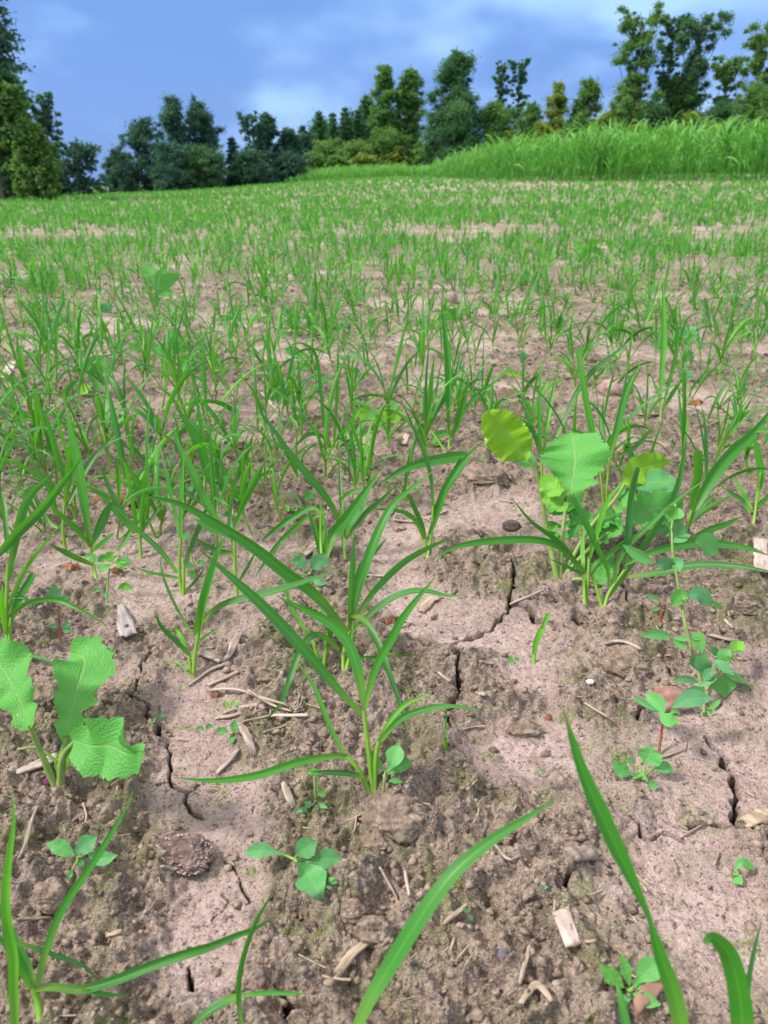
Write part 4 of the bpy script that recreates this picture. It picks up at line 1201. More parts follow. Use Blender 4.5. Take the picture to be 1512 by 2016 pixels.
# ------------------------------------------------------------------ stones, clods, chips, straw, dead leaves, a cob
def lump(name, label, cat, px, py, wpx, hpx, mat, sub=4, rough=.18, flatz=.75, sink=.35, seed=0, group=None, fine=.05):
    b = gp(px, py)
    d = depth_of(b)
    rx = wpx * .5 * d / FPX
    rz = hpx * .5 * d / FPX
    V, F = ico(sub)
    r = np.random.default_rng(seed)
    off = r.random(3) * 50
    n = np.zeros(len(V))
    for a, amp in ((1.1, rough), (2.3, rough * .55), (5, fine), (10, fine * .55)):
        n += amp * (perlin(V[:, 0] * a + off[0] + V[:, 2] * .7 * a, V[:, 1] * a + off[1] - V[:, 2] * .6 * a, seed) + perlin(V[:, 1] * a + off[2], V[:, 2] * a + off[0], seed + 5)) * .8
    V = V * (1 + n)[:, None] * np.array((rx, rx * .85, rz))
    a = r.random() * 6.28
    c, s = math.cos(a) * .3 + .95, 0
    V = V + np.array((0, 0, rz * (1 - 2 * sink) + 0))
    o = link(name, mesh_data(name, V, F, mat))
    o.location = tuple(b)
    return tag(o, label, cat, group)


GS = 'stones on the field'
lump('stone', 'large pinkish rounded stone in the middle of the field', 'stone', 1212, 772, 66, 46, M_STONE, seed=1, rough=.12, group=GS, fine=.02)
lump('stone', 'upright grey brown stone far out among the rows', 'stone', 887, 598, 26, 36, M_STONE, seed=2, rough=.14, group=GS)
lump('stone', 'flat red stone beside the red stalked weed', 'stone', 1322, 1384, 78, 44, plain_mat('red_stone', (.20, .095, .075), (.36, .21, .18), 70, .85), seed=3, rough=.12, group=GS, fine=.03)
lump('stone', 'small dark stone on the soil behind the long arching blade', 'stone', 1006, 1040, 34, 24, plain_mat('dark_stone', (.06, .045, .04), (.13, .095, .085), 60, .85), seed=4, group=GS)
lump('stone', 'small flat grey stone just in front of the pinkish one', 'stone', 1256, 784, 24, 14, plain_mat('grey_stone', (.24, .23, .25), (.38, .36, .38), 60, .85), seed=5, group=GS)
lump('stone', 'small reddish stone on the open soil right of the neat upright seedling', 'stone', 1366, 748, 22, 14, M_STONE, seed=6, group=GS)
lump('stone', 'brown seed sized stone in front of the bent bladed seedling', 'stone', 786, 1046, 13, 9, M_DEAD, seed=7, group=GS)
lump('stone', 'grey purple pebble at the lower right corner soil, near the bark', 'stone', 990, 1882, 24, 22, plain_mat('slate', (.10, .09, .115), (.19, .17, .20), 60, .8), seed=8, group=GS)
lump('stone', 'tiny red stone chip near the tip of the tall close blade', 'stone', 1078, 1416, 14, 9, plain_mat('red_chip', (.22, .06, .035), (.30, .10, .06), 60, .8), seed=9, group=GS)
lump('stone', 'white speck of stone on the dark soil above the twisted blade tip', 'stone', 1162, 1343, 15, 8, plain_mat('white_chip', (.62, .60, .58), (.75, .73, .7), 60, .8), seed=10, group=GS)
GC = 'clods of soil'
for px, py, w, h, s, lab in ((775, 1612, 120, 66, 21, 'big crumbly clod in front of the main grass seedling'), (525, 1335, 66, 46, 22, 'rounded dark clod above the straw bundle'),
                             (1452, 1200, 78, 56, 23, 'dark clod beyond the oval pea leaflets'), (946, 945, 92, 50, 24, 'rough clod behind the bent bladed seedling'),
                             (735, 1835, 66, 56, 25, 'lumpy clod over the dark hollow'), (100, 1765, 64, 56, 26, 'brown clod with dry fibres at the lower edge'),
                             (1236, 1308, 84, 48, 27, 'clod carrying a curved straw piece'), (690, 1795, 50, 34, 28, 'pale clod next to the dark hollow'),
                             (1030, 1440, 60, 36, 29, 'small clod beside the tapering blade tip'), (985, 1640, 50, 30, 30, 'reddish clod behind the slanting close blade'),
                             (1270, 820, 50, 26, 31, 'small clod in front of the pinkish stone'), (740, 1660, 50, 30, 32, 'clod with a bent white straw on it')):
    lump('dirt_clod', lab, 'clod', px, py, w, h, M_CLOD, 4, .26, seed=s, group=GC, fine=.13, sink=.42)


def slab(name, label, cat, pts, wpx, thick, mat, group=None, wid=None, jag=.10, curl=0., seed=0, n=18, cross=7, lift=.002):
    """a split piece lying on the soil: follows PTS, frayed at both ends"""
    P = np.array([gp(*p) for p in pts])
    zz = max(gz(p[0], p[1]) for p in spline(P, 9)) if len(pts) == 2 else None
    C = spline(P, n)
    zg = ground(C[:, 0], C[:, 1])
    thick = thick * .42
    if True:
        line = np.polyfit(np.linspace(0, 1, n), zg, 1 if zz is not None else 2)
        ln = np.polyval(line, np.linspace(0, 1, n))
        C[:, 2] = ln + max(0, float(np.max(zg - ln))) * .55 + lift * .6
    else:
        C[:, 2] = zg + lift + .001
    d = depth_of(C[n // 2])
    W = wpx * (.40 if wpx < 15 else .46) * d / FPX
    jag = jag * 2
    T = nrmz(np.gradient(C, axis=0))
    S = nrmz(np.cross(T, np.array((0, 0, 1.0))))
    Nn = np.cross(S, T)
    r = np.random.default_rng(seed)
    k = np.linspace(-1, 1, cross)
    t = np.linspace(0, 1, n)
    prof = np.interp(t, np.linspace(0, 1, len(wid)), wid) if wid else np.ones(n)
    kk = k[None] * prof[:, None] * W * (1 + jag * (r.random((n, 1)) - .5))
    ext = (r.random(cross) - .5) * 2 * W * .9
    ext = ext * min(1, jag * 4)
    adv = np.zeros((n, cross)); adv[0] = -np.abs(ext); adv[-1] = np.abs((r.random(cross) - .5) * 2 * W * .9) * min(1, jag * 4)
    hgt = thick * (1 - .5 * k[None] ** 2) + thick * .25 * (r.random((n, cross)) - .5) + curl * W * k[None] ** 2
    hgt[0] *= .6; hgt[-1] *= .6
    top = C[:, None] + S[:, None] * kk[..., None] + Nn[:, None] * hgt[..., None] + T[:, None] * adv[..., None]
    bot = C[:, None] + S[:, None] * kk[..., None] * .96 + Nn[:, None] * (curl * W * k[None] ** 2 - .001)[..., None] + T[:, None] * adv[..., None] * .8
    i = np.arange(n * cross).reshape(n, cross); j = i + n * cross
    F = [np.stack([i[:-1, :-1], i[:-1, 1:], i[1:, 1:], i[1:, :-1]], -1).reshape(-1, 4), np.stack([j[:-1, :-1], j[1:, :-1], j[1:, 1:], j[:-1, 1:]], -1).reshape(-1, 4)]
    for a, bq in ((i[:, 0], j[:, 0]), (j[:, -1], i[:, -1])):
        F.append(np.stack([a[:-1], a[1:], bq[1:], bq[:-1]], -1))
    for a, bq in ((j[0], i[0]), (i[-1], j[-1])):
        F.append(np.stack([a[:-1], a[1:], bq[1:], bq[:-1]], -1))
    V = np.vstack([top.reshape(-1, 3), bot.reshape(-1, 3)])
    # local x along the piece, so that the grain follows it
    c0 = C[n // 2]
    ax = nrmz((C[-1] - C[0])[None])[0]
    yaw = math.atan2(ax[1], ax[0])
    V = V - c0
    ca, sa = math.cos(-yaw), math.sin(-yaw)
    V = np.stack([V[:, 0] * ca - V[:, 1] * sa, V[:, 0] * sa + V[:, 1] * ca, V[:, 2]], 1)
    o = link(name, mesh_data(name, V, np.vstack(F), mat, smooth=False))
    o.location = tuple(c0); o.rotation_euler.z = yaw
    return tag(o, label, cat, group)


GW = 'dry stalk chips on the soil'
M_GREYCHIP = plain_mat('grey_chip', (.20, .17, .165), (.44, .39, .37), 22, .8, (1, 9, 9), .8, .002)
M_PALECHIP = plain_mat('pale_chip', (.33, .255, .22), (.58, .475, .42), 22, .8, (1, 9, 9), .7, .0015)
slab('stalk_chip', 'flat grey wood chip behind the tiny chewed seedling', 'chip', [(238, 1195), (254, 1260)], 36, .004, M_GREYCHIP, GW, wid=[.35, .7, 1, 1], seed=1)
slab('stalk_chip', 'tan chip leaning at the foot of the purple footed plant', 'chip', [(42, 1536), (112, 1493)], 26, .004, M_PALECHIP, GW, wid=[.6, 1, 1], seed=2)
slab('stalk_chip', 'pale pinkish rectangular chip lying alone on the lumpy soil', 'chip', [(1103, 1796), (1128, 1876)], 40, .008, M_PALECHIP, GW, seed=3, jag=.02)
slab('stalk_chip', 'brown ridged chip tilted over a dark crack', 'chip', [(1118, 1735), (1162, 1682)], 38, .009, M_CHIP, GW, seed=4, jag=.04, lift=.004)
slab('stalk_chip', 'white weathered chip at the edge of view beyond the pea', 'chip', [(1496, 1065), (1497, 1140)], 30, .006, M_PALECHIP, GW, seed=5)
slab('stalk_chip', 'short pale stick standing out on soil beside the tallest seedling', 'chip', [(796, 880), (801, 855)], 14, .004, M_PALECHIP, GW, seed=6)
slab('stalk_chip', 'frayed fibrous stalk end above the straw bundle', 'chip', [(470, 1250), (455, 1290), (440, 1305)], 22, .004, M_CHIP, GW, wid=[1, .9, .5], seed=7)
slab('stalk_chip', 'chip half buried behind the sturdy upright seedling', 'chip', [(398, 1288), (436, 1306)], 20, .003, M_CHIP, GW, seed=8)
slab('stalk_chip', 'long fibrous splinter running down to the crust beside the sturdy seedling', 'chip', [(450, 1308), (412, 1325), (372, 1352)], 11, .002, M_CHIP, GW, wid=[1, .8, .4], seed=9)
slab('stalk_chip', 'flat chip below the frayed splinter, half under soil', 'chip', [(412, 1352), (470, 1325)], 10, .003, M_CHIP, GW, seed=10)
GB = 'straw of the bundle near the crust'
for i, (pts, w, lab) in enumerate((([(415, 1362), (470, 1374), (520, 1388), (570, 1408)], 9, 'uppermost grey stick of the straw bundle'), ([(440, 1405), (500, 1392), (520, 1390)], 13, 'frayed grey straw across the middle of the bundle'),
                                   ([(490, 1378), (540, 1396), (575, 1412)], 8, 'slanting straw on top of the bundle'), ([(535, 1418), (606, 1420)], 9, 'pale clean cut straw at the front of the bundle'),
                                   ([(478, 1424), (540, 1412)], 6, 'thin straw under the pale cut one'), ([(470, 1432), (490, 1470), (500, 1498)], 18, 'bent flat straw hanging down from the bundle'),
                                   ([(520, 1452), (566, 1428)], 5, 'thin twig lying in front of the bundle'), ([(425, 1416), (475, 1400)], 10, 'flat straw strip at the near end of the bundle'))):
    slab('straw', lab, 'straw', pts, w, .0025, M_PALECHIP if i == 3 else (M_CHIP if i in (0, 1, 5, 7) else M_STRAW), GB, seed=20 + i, lift=.004 if i in (0, 2, 3) else .002, wid=[.6, 1, 1, .7] if i != 3 else None)
for i in range(9):
    a = random.uniform(-.6, 1.2)
    x0, y0 = 575 + random.uniform(-6, 6), 1402 + random.uniform(-8, 8)
    L = random.uniform(18, 34)
    slab('straw', 'hair thin frayed fibre splayed at the far end of the straw bundle', 'straw', [(x0, y0), (x0 + L * .5, y0 - L * .35 * math.sin(a)), (x0 + L * .8, y0 - L * math.sin(a))], 2.6, .0012, M_CHIP, GB, seed=40 + i, n=10, cross=3, lift=.004)
GT = 'straw pieces strewn on the soil'
for i, (pts, w, lab, m) in enumerate((
        ([(428, 1527), (470, 1486)], 14, 'square grey straw piece on crust above the lying blade', M_CHIP), ([(558, 1545), (568, 1575), (578, 1592)], 16, 'forked brown straw below the lying blade', M_CHIP),
        ([(1190, 1284), (1225, 1268), (1262, 1272)], 12, 'curved grey straw on top of its clod', M_CHIP), ([(645, 1950), (690, 1905), (735, 1860)], 20, 'torn tan husk strip beside the close slanting blade', M_STRAW),
        ([(1248, 2010), (1280, 1960), (1306, 1925)], 34, 'brown bark piece under the small bright green weed', plain_mat('bark', (.20, .11, .07), (.36, .22, .16), 40)), ([(1022, 1945), (1042, 1870)], 12, 'pointed straw on lumpy soil near the bark', M_STRAW),
        ([(1100, 1168), (1150, 1222)], 6, 'dark thin twig pointing at the grass pair', plain_mat('twig', (.08, .055, .045), (.18, .13, .10), 60)), ([(1003, 1203), (1070, 1168)], 7, 'brown twig lying across the deep crack', M_CHIP),
        ([(875, 1820), (920, 1780)], 12, 'pale straw beside the teal seedling', M_STRAW), ([(797, 1722), (806, 1768)], 8, 'thin upright straw sticking out of the lumps', M_PALECHIP), ([(748, 1758), (782, 1774)], 5, 'short white straw by the dark hollow', M_PALECHIP),
        ([(702, 1604), (700, 1640), (696, 1650)], 4, 'bent white straw on a clod', M_PALECHIP), ([(1025, 1985), (1055, 1950), (1085, 1975)], 16, 'curled tan husk at the lower edge', M_STRAW),
        ([(1150, 1880), (1172, 1858)], 7, 'yellow straw next to the pale rectangular chip', M_STRAW), ([(40, 1700), (60, 1640), (75, 1600)], 9, 'long grey straw lying beside the lower corner blade', M_CHIP), ([(35, 1812), (100, 1810)], 6, 'pale straw over the brown clod', M_STRAW),
        ([(165, 1590), (172, 1615), (162, 1635)], 5, 'curved thin straw behind the pale three leaved weed', M_PALECHIP), ([(215, 1850), (240, 1840)], 12, 'tan straw chip on mossy soil', M_STRAW), ([(320, 1722), (360, 1716)], 10, 'brown chip below the old cob', M_CHIP),
        ([(1262, 1505), (1345, 1478)], 8, 'grey straw lying behind the rosette weed', M_CHIP), ([(1150, 1388), (1195, 1420)], 6, 'dark twig in front of the flat red stone', M_CHIP), ([(1395, 1255), (1455, 1250)], 14, 'grey root piece beside the pea', M_CHIP),
        ([(1425, 1228), (1440, 1245)], 8, 'pale stub of root behind the pea', M_PALECHIP), ([(950, 1365), (948, 1400)], 16, 'flat tan chip next to the vertical crack', M_PALECHIP), ([(862, 1322), (885, 1345)], 8, 'short brown twig left of the vertical crack', M_CHIP),
        ([(715, 1133), (765, 1137)], 7, 'white straw on soil behind the large seedling', M_PALECHIP), ([(830, 1205), (848, 1185), (862, 1180)], 22, 'frayed fibrous tuft of straw on the open crust', M_STRAW), ([(945, 1312), (975, 1306)], 12, 'reddish bark flake on the crust', M_CHIP),
        ([(915, 935), (945, 912), (960, 905)], 6, 'curved pale straw beside the rough clod', M_STRAW), ([(775, 1022), (815, 1032)], 7, 'straw behind the bent bladed seedling', M_STRAW), ([(600, 1088), (632, 1068)], 20, 'brown bark flake among narrow blades', M_CHIP),
        ([(845, 1020), (880, 1010)], 6, 'thin white straw at the foot of the bent bladed seedling', M_PALECHIP), ([(390, 860), (440, 845)], 9, 'long tan straw on soil in the crowded rows', M_STRAW), ([(515, 775), (550, 812)], 8, 'pale stick on open soil behind the crowded rows', M_PALECHIP),
        ([(10, 750), (28, 720)], 20, 'white chip at the edge of view in the crowded rows', M_PALECHIP), ([(1095, 665), (1130, 655)], 9, 'straw far out in the sparse rows', M_STRAW), ([(235, 635), (275, 640)], 8, 'grey stick far out among the blades', M_PALECHIP),
        ([(1340, 1650), (1380, 1630)], 4, 'hair thin straw across the wide crack', M_STRAW), ([(1470, 1622), (1512, 1615), (1540, 1630)], 40, 'tan flat bark slab at the edge of view by the wide crack', M_STRAW), ([(965, 1660), (1000, 1690), (1020, 1690)], 8, 'bent twig under the slanting close blade', M_CHIP))):
    slab('straw', lab, 'straw', pts, w, .0025 if w < 15 else .004, m, GT, seed=60 + i, wid=[.7, 1, 1, .7])


def dead_leaf(label, px, py, wpx, hpx, seed, mat=M_DEAD):
    b = gp(px, py)
    d = depth_of(b)
    L = wpx * d / FPX
    r = np.random.default_rng(seed)
    a = r.uniform(-.5, .5)
    P = np.array([(-.5, 0, .002), (-.2, .02, .12), (.15, -.02, .16), (.5, .02, .05)]) * L
    P = P @ np.array(((math.cos(a), math.sin(a), 0), (-math.sin(a), math.cos(a), 0), (0, 0, 1)))
    hw = hpx * .5 * d / FPX
    V, F, uv = ribbon(P, hw * 1.3, ROUNDISH, 26, 13, fold=.9, tw=(.3, -.3), side=(-math.sin(a), math.cos(a), .25), ripple=.28, seed=seed, jag=.15)
    o = link('dead_leaf', mesh_data('dead_leaf', V, F, mat, uv))
    o.location = tuple(b + (0, 0, .003))
    return tag(o, label, 'dead leaf', 'brown dead leaves on the soil')


M_DEADRED = plain_mat('dead_leaf_red', (.13, .06, .055), (.27, .15, .135), 50, .7)
dead_leaf('curled orange brown leaf under the clover leaflets', 135, 1122, 52, 24, 1, plain_mat('dead_leaf_orange', (.18, .07, .03), (.34, .16, .08), 60, .65))
dead_leaf('wide dark brown leaf lying behind the many bladed seedling', 225, 990, 100, 44, 2)
dead_leaf('purple brown crumpled leaf in the middle of the field', 1000, 778, 66, 42, 3, M_DEADRED)
dead_leaf('striped brown leaf on soil in front of the orange leaf scrap', 1394, 842, 64, 26, 4, M_DEADRED)
dead_leaf('orange leaf scrap beyond the striped brown leaf', 1370, 796, 36, 22, 5, plain_mat('dead_leaf_orange2', (.16, .06, .025), (.36, .15, .06), 60, .65))
dead_leaf('small brown leaf at the tip of the clover stalk', 232, 1126, 34, 18, 6)
dead_leaf('dark bark like leaf beside the frayed fibrous tuft', 765, 1225, 40, 22, 7)
dead_leaf('crumbled red brown leaf at the head of the straw bundle', 425, 1372, 26, 14, 8)


def cob():
    b = gp(368, 1690)
    d = depth_of(b)
    s = d / FPX
    R = thing('maize_cob', 'old dark corn cob stub with pale empty sockets, half sunk in the crust', 'corn cob', b)
    V, F = ico(5)
    ax = np.array((82., 44., 27.)) * s
    V2 = V * ax
    V2[:, 0] *= 1
    n = 1 + .14 * perlin(V[:, 0] * 2 + 3, V[:, 1] * 2 + V[:, 2] * 1.3, 5)
    th = np.arctan2(V[:, 2], V[:, 1])
    bump = .5 * (np.sin(V[:, 0] * 22 + .3 * np.sin(th * 5)) * np.sin(th * 13 + np.floor(V[:, 0] * 3.5) * 1.3))
    fine = perlin(V[:, 0] * 9 + 7, th * 3.5, 15)
    V2 = V2 * (n * (1 + .11 * bump + .12 * fine))[:, None] * np.where(V[:, :1] > 0, 1 - .55 * V[:, :1], 1)
    yaw = -.45
    ca, sa = math.cos(yaw), math.sin(yaw)

    def turn(q):
        return np.stack([q[:, 0] * ca - q[:, 1] * sa, q[:, 0] * sa + q[:, 1] * ca, q[:, 2]], 1) + (.004, 0, .001)
    link('core', mesh_data('core', turn(V2), F, M_COB), R)
    # pale chaff round the empty sockets
    parts = []
    rr = np.random.default_rng(4)
    for i in range(150):
        th_ = rr.uniform(-.1, math.pi + .1); xx = rr.uniform(-.85, .88)
        c = np.array((xx, math.cos(th_) * math.sqrt(1 - xx * xx), math.sin(th_) * math.sqrt(1 - xx * xx)))
        sh = 1 - .55 * max(xx, 0)
        p = c * ax * sh * 1.04
        nn = nrmz((c / ax)[None])[0]
        t1 = nrmz(np.cross(nn, (1, .3 * rr.normal(), .2))[None])[0]; t2 = np.cross(nn, t1)
        q = ICO_V * np.array((.0014, .0006, .0006)) * rr.uniform(.5, 1.4)
        parts.append((p + q[:, :1] * t2 + q[:, 1:2] * t1 + q[:, 2:] * nn, ICO_F, ICO_V[:, :2]))
    V, F, U = join(parts)
    link('chaff', mesh_data('chaff', turn(V), F, M_CHIP), R)


cob()


def litter():
    """fine straw fibres, uncounted"""
    n = 1700
    y = .22 + 3.2 * rng.random(n) ** 1.7
    x = (rng.random(n) * 2 - 1) * (.22 + .6 * y)
    z = ground(x, y)
    L = (.004 + .013 * rng.random(n) ** 2.5) * (1 + .35 * y)
    w = (.0003 + .0006 * rng.random(n) ** 3) * (1 + .5 * y)
    a = rng.random(n) * 6.283
    t = np.array((-1, -.4, .3, 1.0))
    bend = (rng.random(n) - .5) * .22
    X = L[:, None] * t[None] * .5; Yc = L[:, None] * bend[:, None] * (1 - t[None] ** 2) * .5
    zc = z[:, None] + w[:, None] * 1.2 + .0012 + L[:, None] * (rng.random((n, 1)) - .35) * .12 * (t[None] + 1)
    ca, sa = np.cos(a)[:, None], np.sin(a)[:, None]
    cx, cy = X * ca - Yc * sa + x[:, None], X * sa + Yc * ca + y[:, None]
    nx, ny = -sa, ca
    ring = []
    for u, v in ((-1, 0), (0, 1), (1, 0), (0, -.8)):
        ring.append(np.stack([cx + nx * w[:, None] * u, cy + ny * w[:, None] * u, zc + w[:, None] * v * .7], -1))
    V = np.stack(ring, 2)               # n, 4, 4, 3
    F = []
    for s in range(3):
        for q in range(4):
            F.append((s * 4 + q, s * 4 + (q + 1) % 4, (s + 1) * 4 + (q + 1) % 4, (s + 1) * 4 + q))
    F = (np.array(F)[None] + (np.arange(n) * 16)[:, None, None]).reshape(-1, 4)
    o = link('straw_litter', mesh_data('straw_litter', V.reshape(-1, 3), F, M_STRAW))
    tag(o, 'fine dry straw fibres and chaff scattered over the soil', 'straw litter', kind='stuff')


litter()


# ------------------------------------------------------------------ the many other seedlings
def blades(P0, az, el, L, W, droop, roll, segs, cross, tint, fold=.25, cutf=None):
    """N blades at once: returns V, F, uv, tint"""
    Nn = len(az)
    t = np.linspace(0, 1, segs + 1)
    th = el[:, None] - droop[:, None] * t[None] ** 1.6
    tm = (th[:, 1:] + th[:, :-1]) / 2
    ds = (L / segs)[:, None]
    hr = np.concatenate([np.zeros((Nn, 1)), np.cumsum(np.cos(tm) * ds, 1)], 1)
    hz = np.concatenate([np.zeros((Nn, 1)), np.cumsum(np.sin(tm) * ds, 1)], 1)
    ca, sa = np.cos(az)[:, None], np.sin(az)[:, None]
    C = np.stack([P0[:, 0:1] + hr * ca, P0[:, 1:2] + hr * sa, P0[:, 2:3] + hz], -1)
    T = np.stack([np.cos(th) * ca, np.cos(th) * sa, np.sin(th)], -1)
    S = np.stack([-sa * np.ones_like(th), ca * np.ones_like(th), np.zeros_like(th)], -1)
    Nr = np.cross(S, T)
    r = roll[0][:, None] + roll[1][:, None] * t[None]
    S2 = S * np.cos(r)[..., None] + Nr * np.sin(r)[..., None]
    N2 = Nr * np.cos(r)[..., None] - S * np.sin(r)[..., None]
    k = np.linspace(-1, 1, cross)
    w = prof_blade(t, .4, .42)[None] * W[:, None]
    if cutf is not None:
        w = np.where(cutf[:, None], prof_blade(t, .4, .6, True)[None] * W[:, None], w)
    V = C[:, :, None] + S2[:, :, None] * (w[..., None] * k)[..., None] - N2[:, :, None] * (w[..., None] * fold * -np.abs(k) ** 1.3)[..., None]
    i = np.arange((segs + 1) * cross).reshape(segs + 1, cross)
    F0 = np.stack([i[:-1, :-1], i[:-1, 1:], i[1:, 1:], i[1:, :-1]], -1).reshape(-1, 4)
    F = (F0[None] + (np.arange(Nn) * i.size)[:, None, None]).reshape(-1, 4)
    uv = np.stack(np.broadcast_arrays((k + 1)[None, None] / 2, t[None, :, None]), -1)
    uv = np.broadcast_to(uv, (Nn, segs + 1, cross, 2)).reshape(-1, 2)
    tt = np.repeat(tint, i.size)
    return V.reshape(-1, 3), F, uv, tt


def variant(i):
    """one seedling: a stem and four to six blades, each a part"""
    r = np.random.default_rng(100 + i)
    root = bpy.data.objects.new('grass_seedling', None)
    root.empty_display_size = .02
    COL.objects.link(root)
    nb = int(r.integers(4, 8))
    h = r.uniform(.025, .055)
    lean = np.array((r.normal() * .25, r.normal() * .25, 1)) * h
    ns = 1 + (nb > 5)
    st = []
    for s in range(ns):
        q = lean if s == 0 else np.array((r.normal() * .4, r.normal() * .4, .9)) * h * .9
        st.append(q)
        V, F, uv = tube(np.array([(0, 0, -.006), q * .5 + (.001, 0, 0), q]), .0018, .0013, 7, 7)
        link('stem', mesh_data('stem', V, F, M_STEM, uv, {'tint': np.full(len(V), r.uniform(.2, .8))}), root)
    a0 = r.uniform(0, 6.28)
    for b in range(nb):
        q = st[b % ns] * r.uniform(.45, 1.0)
        up = b < 2
        L = r.uniform(.085, .155) * (1.1 if up else 1)
        V, F, uv, tt = blades(q[None], np.array([a0 + b * 2.4 + r.normal() * .5]), np.array([r.uniform(1.2, 1.5) if up else r.uniform(.75, 1.35)]), np.array([L]),
                              np.array([r.uniform(.0022, .0042)]), np.array([r.uniform(.1, 1.1) if up else r.uniform(.6, 2.4)]), (np.array([r.normal() * .3]), np.array([r.normal() * .8])), 14, 5,
                              np.array([np.clip(r.normal() * .3 + .5, 0, 1)]), fold=r.uniform(.15, .6), cutf=np.array([r.random() < .10]))
        link('blade', mesh_data('blade', V, F, M_BLADE, uv, {'tint': tt}), root)
    return root


LANDMARKS = [(flat(*p), n) for p, n in (((1212, 772), 'the large pinkish stone'), ((887, 598), 'the upright grey brown stone'), ((1000, 778), 'the purple brown crumpled leaf'), ((1394, 842), 'the striped brown leaf'),
             ((225, 990), 'the wide dark brown leaf'), ((195, 775), 'the broad ruffled leaf'), ((340, 705), 'the clump of blue green leaves'), ((588, 725), 'the pale notched leaf'), ((583, 770), 'the flat long stalked leaf'),
             ((766, 834), 'the yellow green lobed weed'), ((884, 888), 'the tallest dark bladed seedling'), ((1356, 676), 'the scalloped round leaf'), ((1301, 832), 'the neat upright seedling'), ((1098, 1132), 'the tall lobed leaf plant'),
             ((308, 590), 'the large pale leafy plant'), ((130, 1090), 'the thick stemmed seedling'), ((656, 896), 'the curled bladed seedling'), ((1484, 1030), 'the straight brown stemmed seedling'), ((1150, 505), 'the bright far leafy plant'))]


def scatter_candidates():
    r = np.random.default_rng(5)
    pts = []
    grid = {}

    def ok(x, y, md):
        gx, gy = int(x // .08), int(y // .08)
        for a in (-1, 0, 1):
            for b in (-1, 0, 1):
                for q in grid.get((gx + a, gy + b), ()):
                    if (q[0] - x) ** 2 + (q[1] - y) ** 2 < md * md:
                        return False
        grid.setdefault((gx, gy), []).append((x, y))
        return True
    for h in HERO_XY:
        ok(h[0], h[1], 0)
    for fx, fy in ((25, 930), (60, 985), (70, 905), (110, 960), (100, 860), (150, 870), (215, 900), (250, 870), (300, 940), (320, 880), (335, 960), (385, 930), (400, 990), (415, 880), (470, 905), (490, 960), (520, 985), (545, 905), (560, 1040),
                   (590, 960), (610, 885), (690, 985), (725, 1005), (735, 940), (760, 880), (800, 980), (425, 1075), (500, 1060), (230, 1060), (310, 1060), (40, 1060), (85, 1040), (960, 880), (1010, 900), (1045, 860), (1120, 985), (1230, 960), (1410, 900),
                   (1440, 870), (1470, 940), (1505, 900), (1390, 1010), (1250, 1000), (1340, 900), (930, 820), (980, 830), (175, 930), (275, 1000), (20, 880), (445, 950), (355, 1030), (145, 1010), (640, 940)):
        g = gp(fx, fy)
        ok(g[0], g[1], 0)
        pts.append((g[0], g[1], True))
    n = 11000
    y = np.sqrt(r.random(n) * (6.2 ** 2 - .2) + .2)
    x = (r.random(n) * 2 - 1) * (.66 * y + .45)
    dn = perlin(x / .55, y / .55, 71) + .6 * perlin(x / .22, y / .22, 72)
    crust = blob_field(x, y, CRUST)
    for i in range(n):
        d = y[i]
        inside = abs(x[i]) < .535 * (d * .92 + .16) + .02
        if inside and d < .80:
            continue
        if not inside and d < 1.0 and abs(x[i]) < .535 * (d * .92 + .16) + .10:
            continue
        p = .50 + .55 * dn[i] - .35 * max(0, crust[i])
        px = 756 + FPX * x[i] / (d * CP + .165)
        if d < 1.45:
            p = .36 + .45 * dn[i] + .16 * (px < 520) - .26 * (px > 900) - .3 * max(0, crust[i])
            if inside and d < 1.0 and px > 520:
                p = 0
        else:
            p *= .74
        if inside and d < 1.5 and x[i] > .30 * d and x[i] < .42 * d:
            p *= .3
        if r.random() < p and ok(x[i], y[i], .030 if d < 1.7 else .034):
            pts.append((x[i], y[i], inside))
    return pts


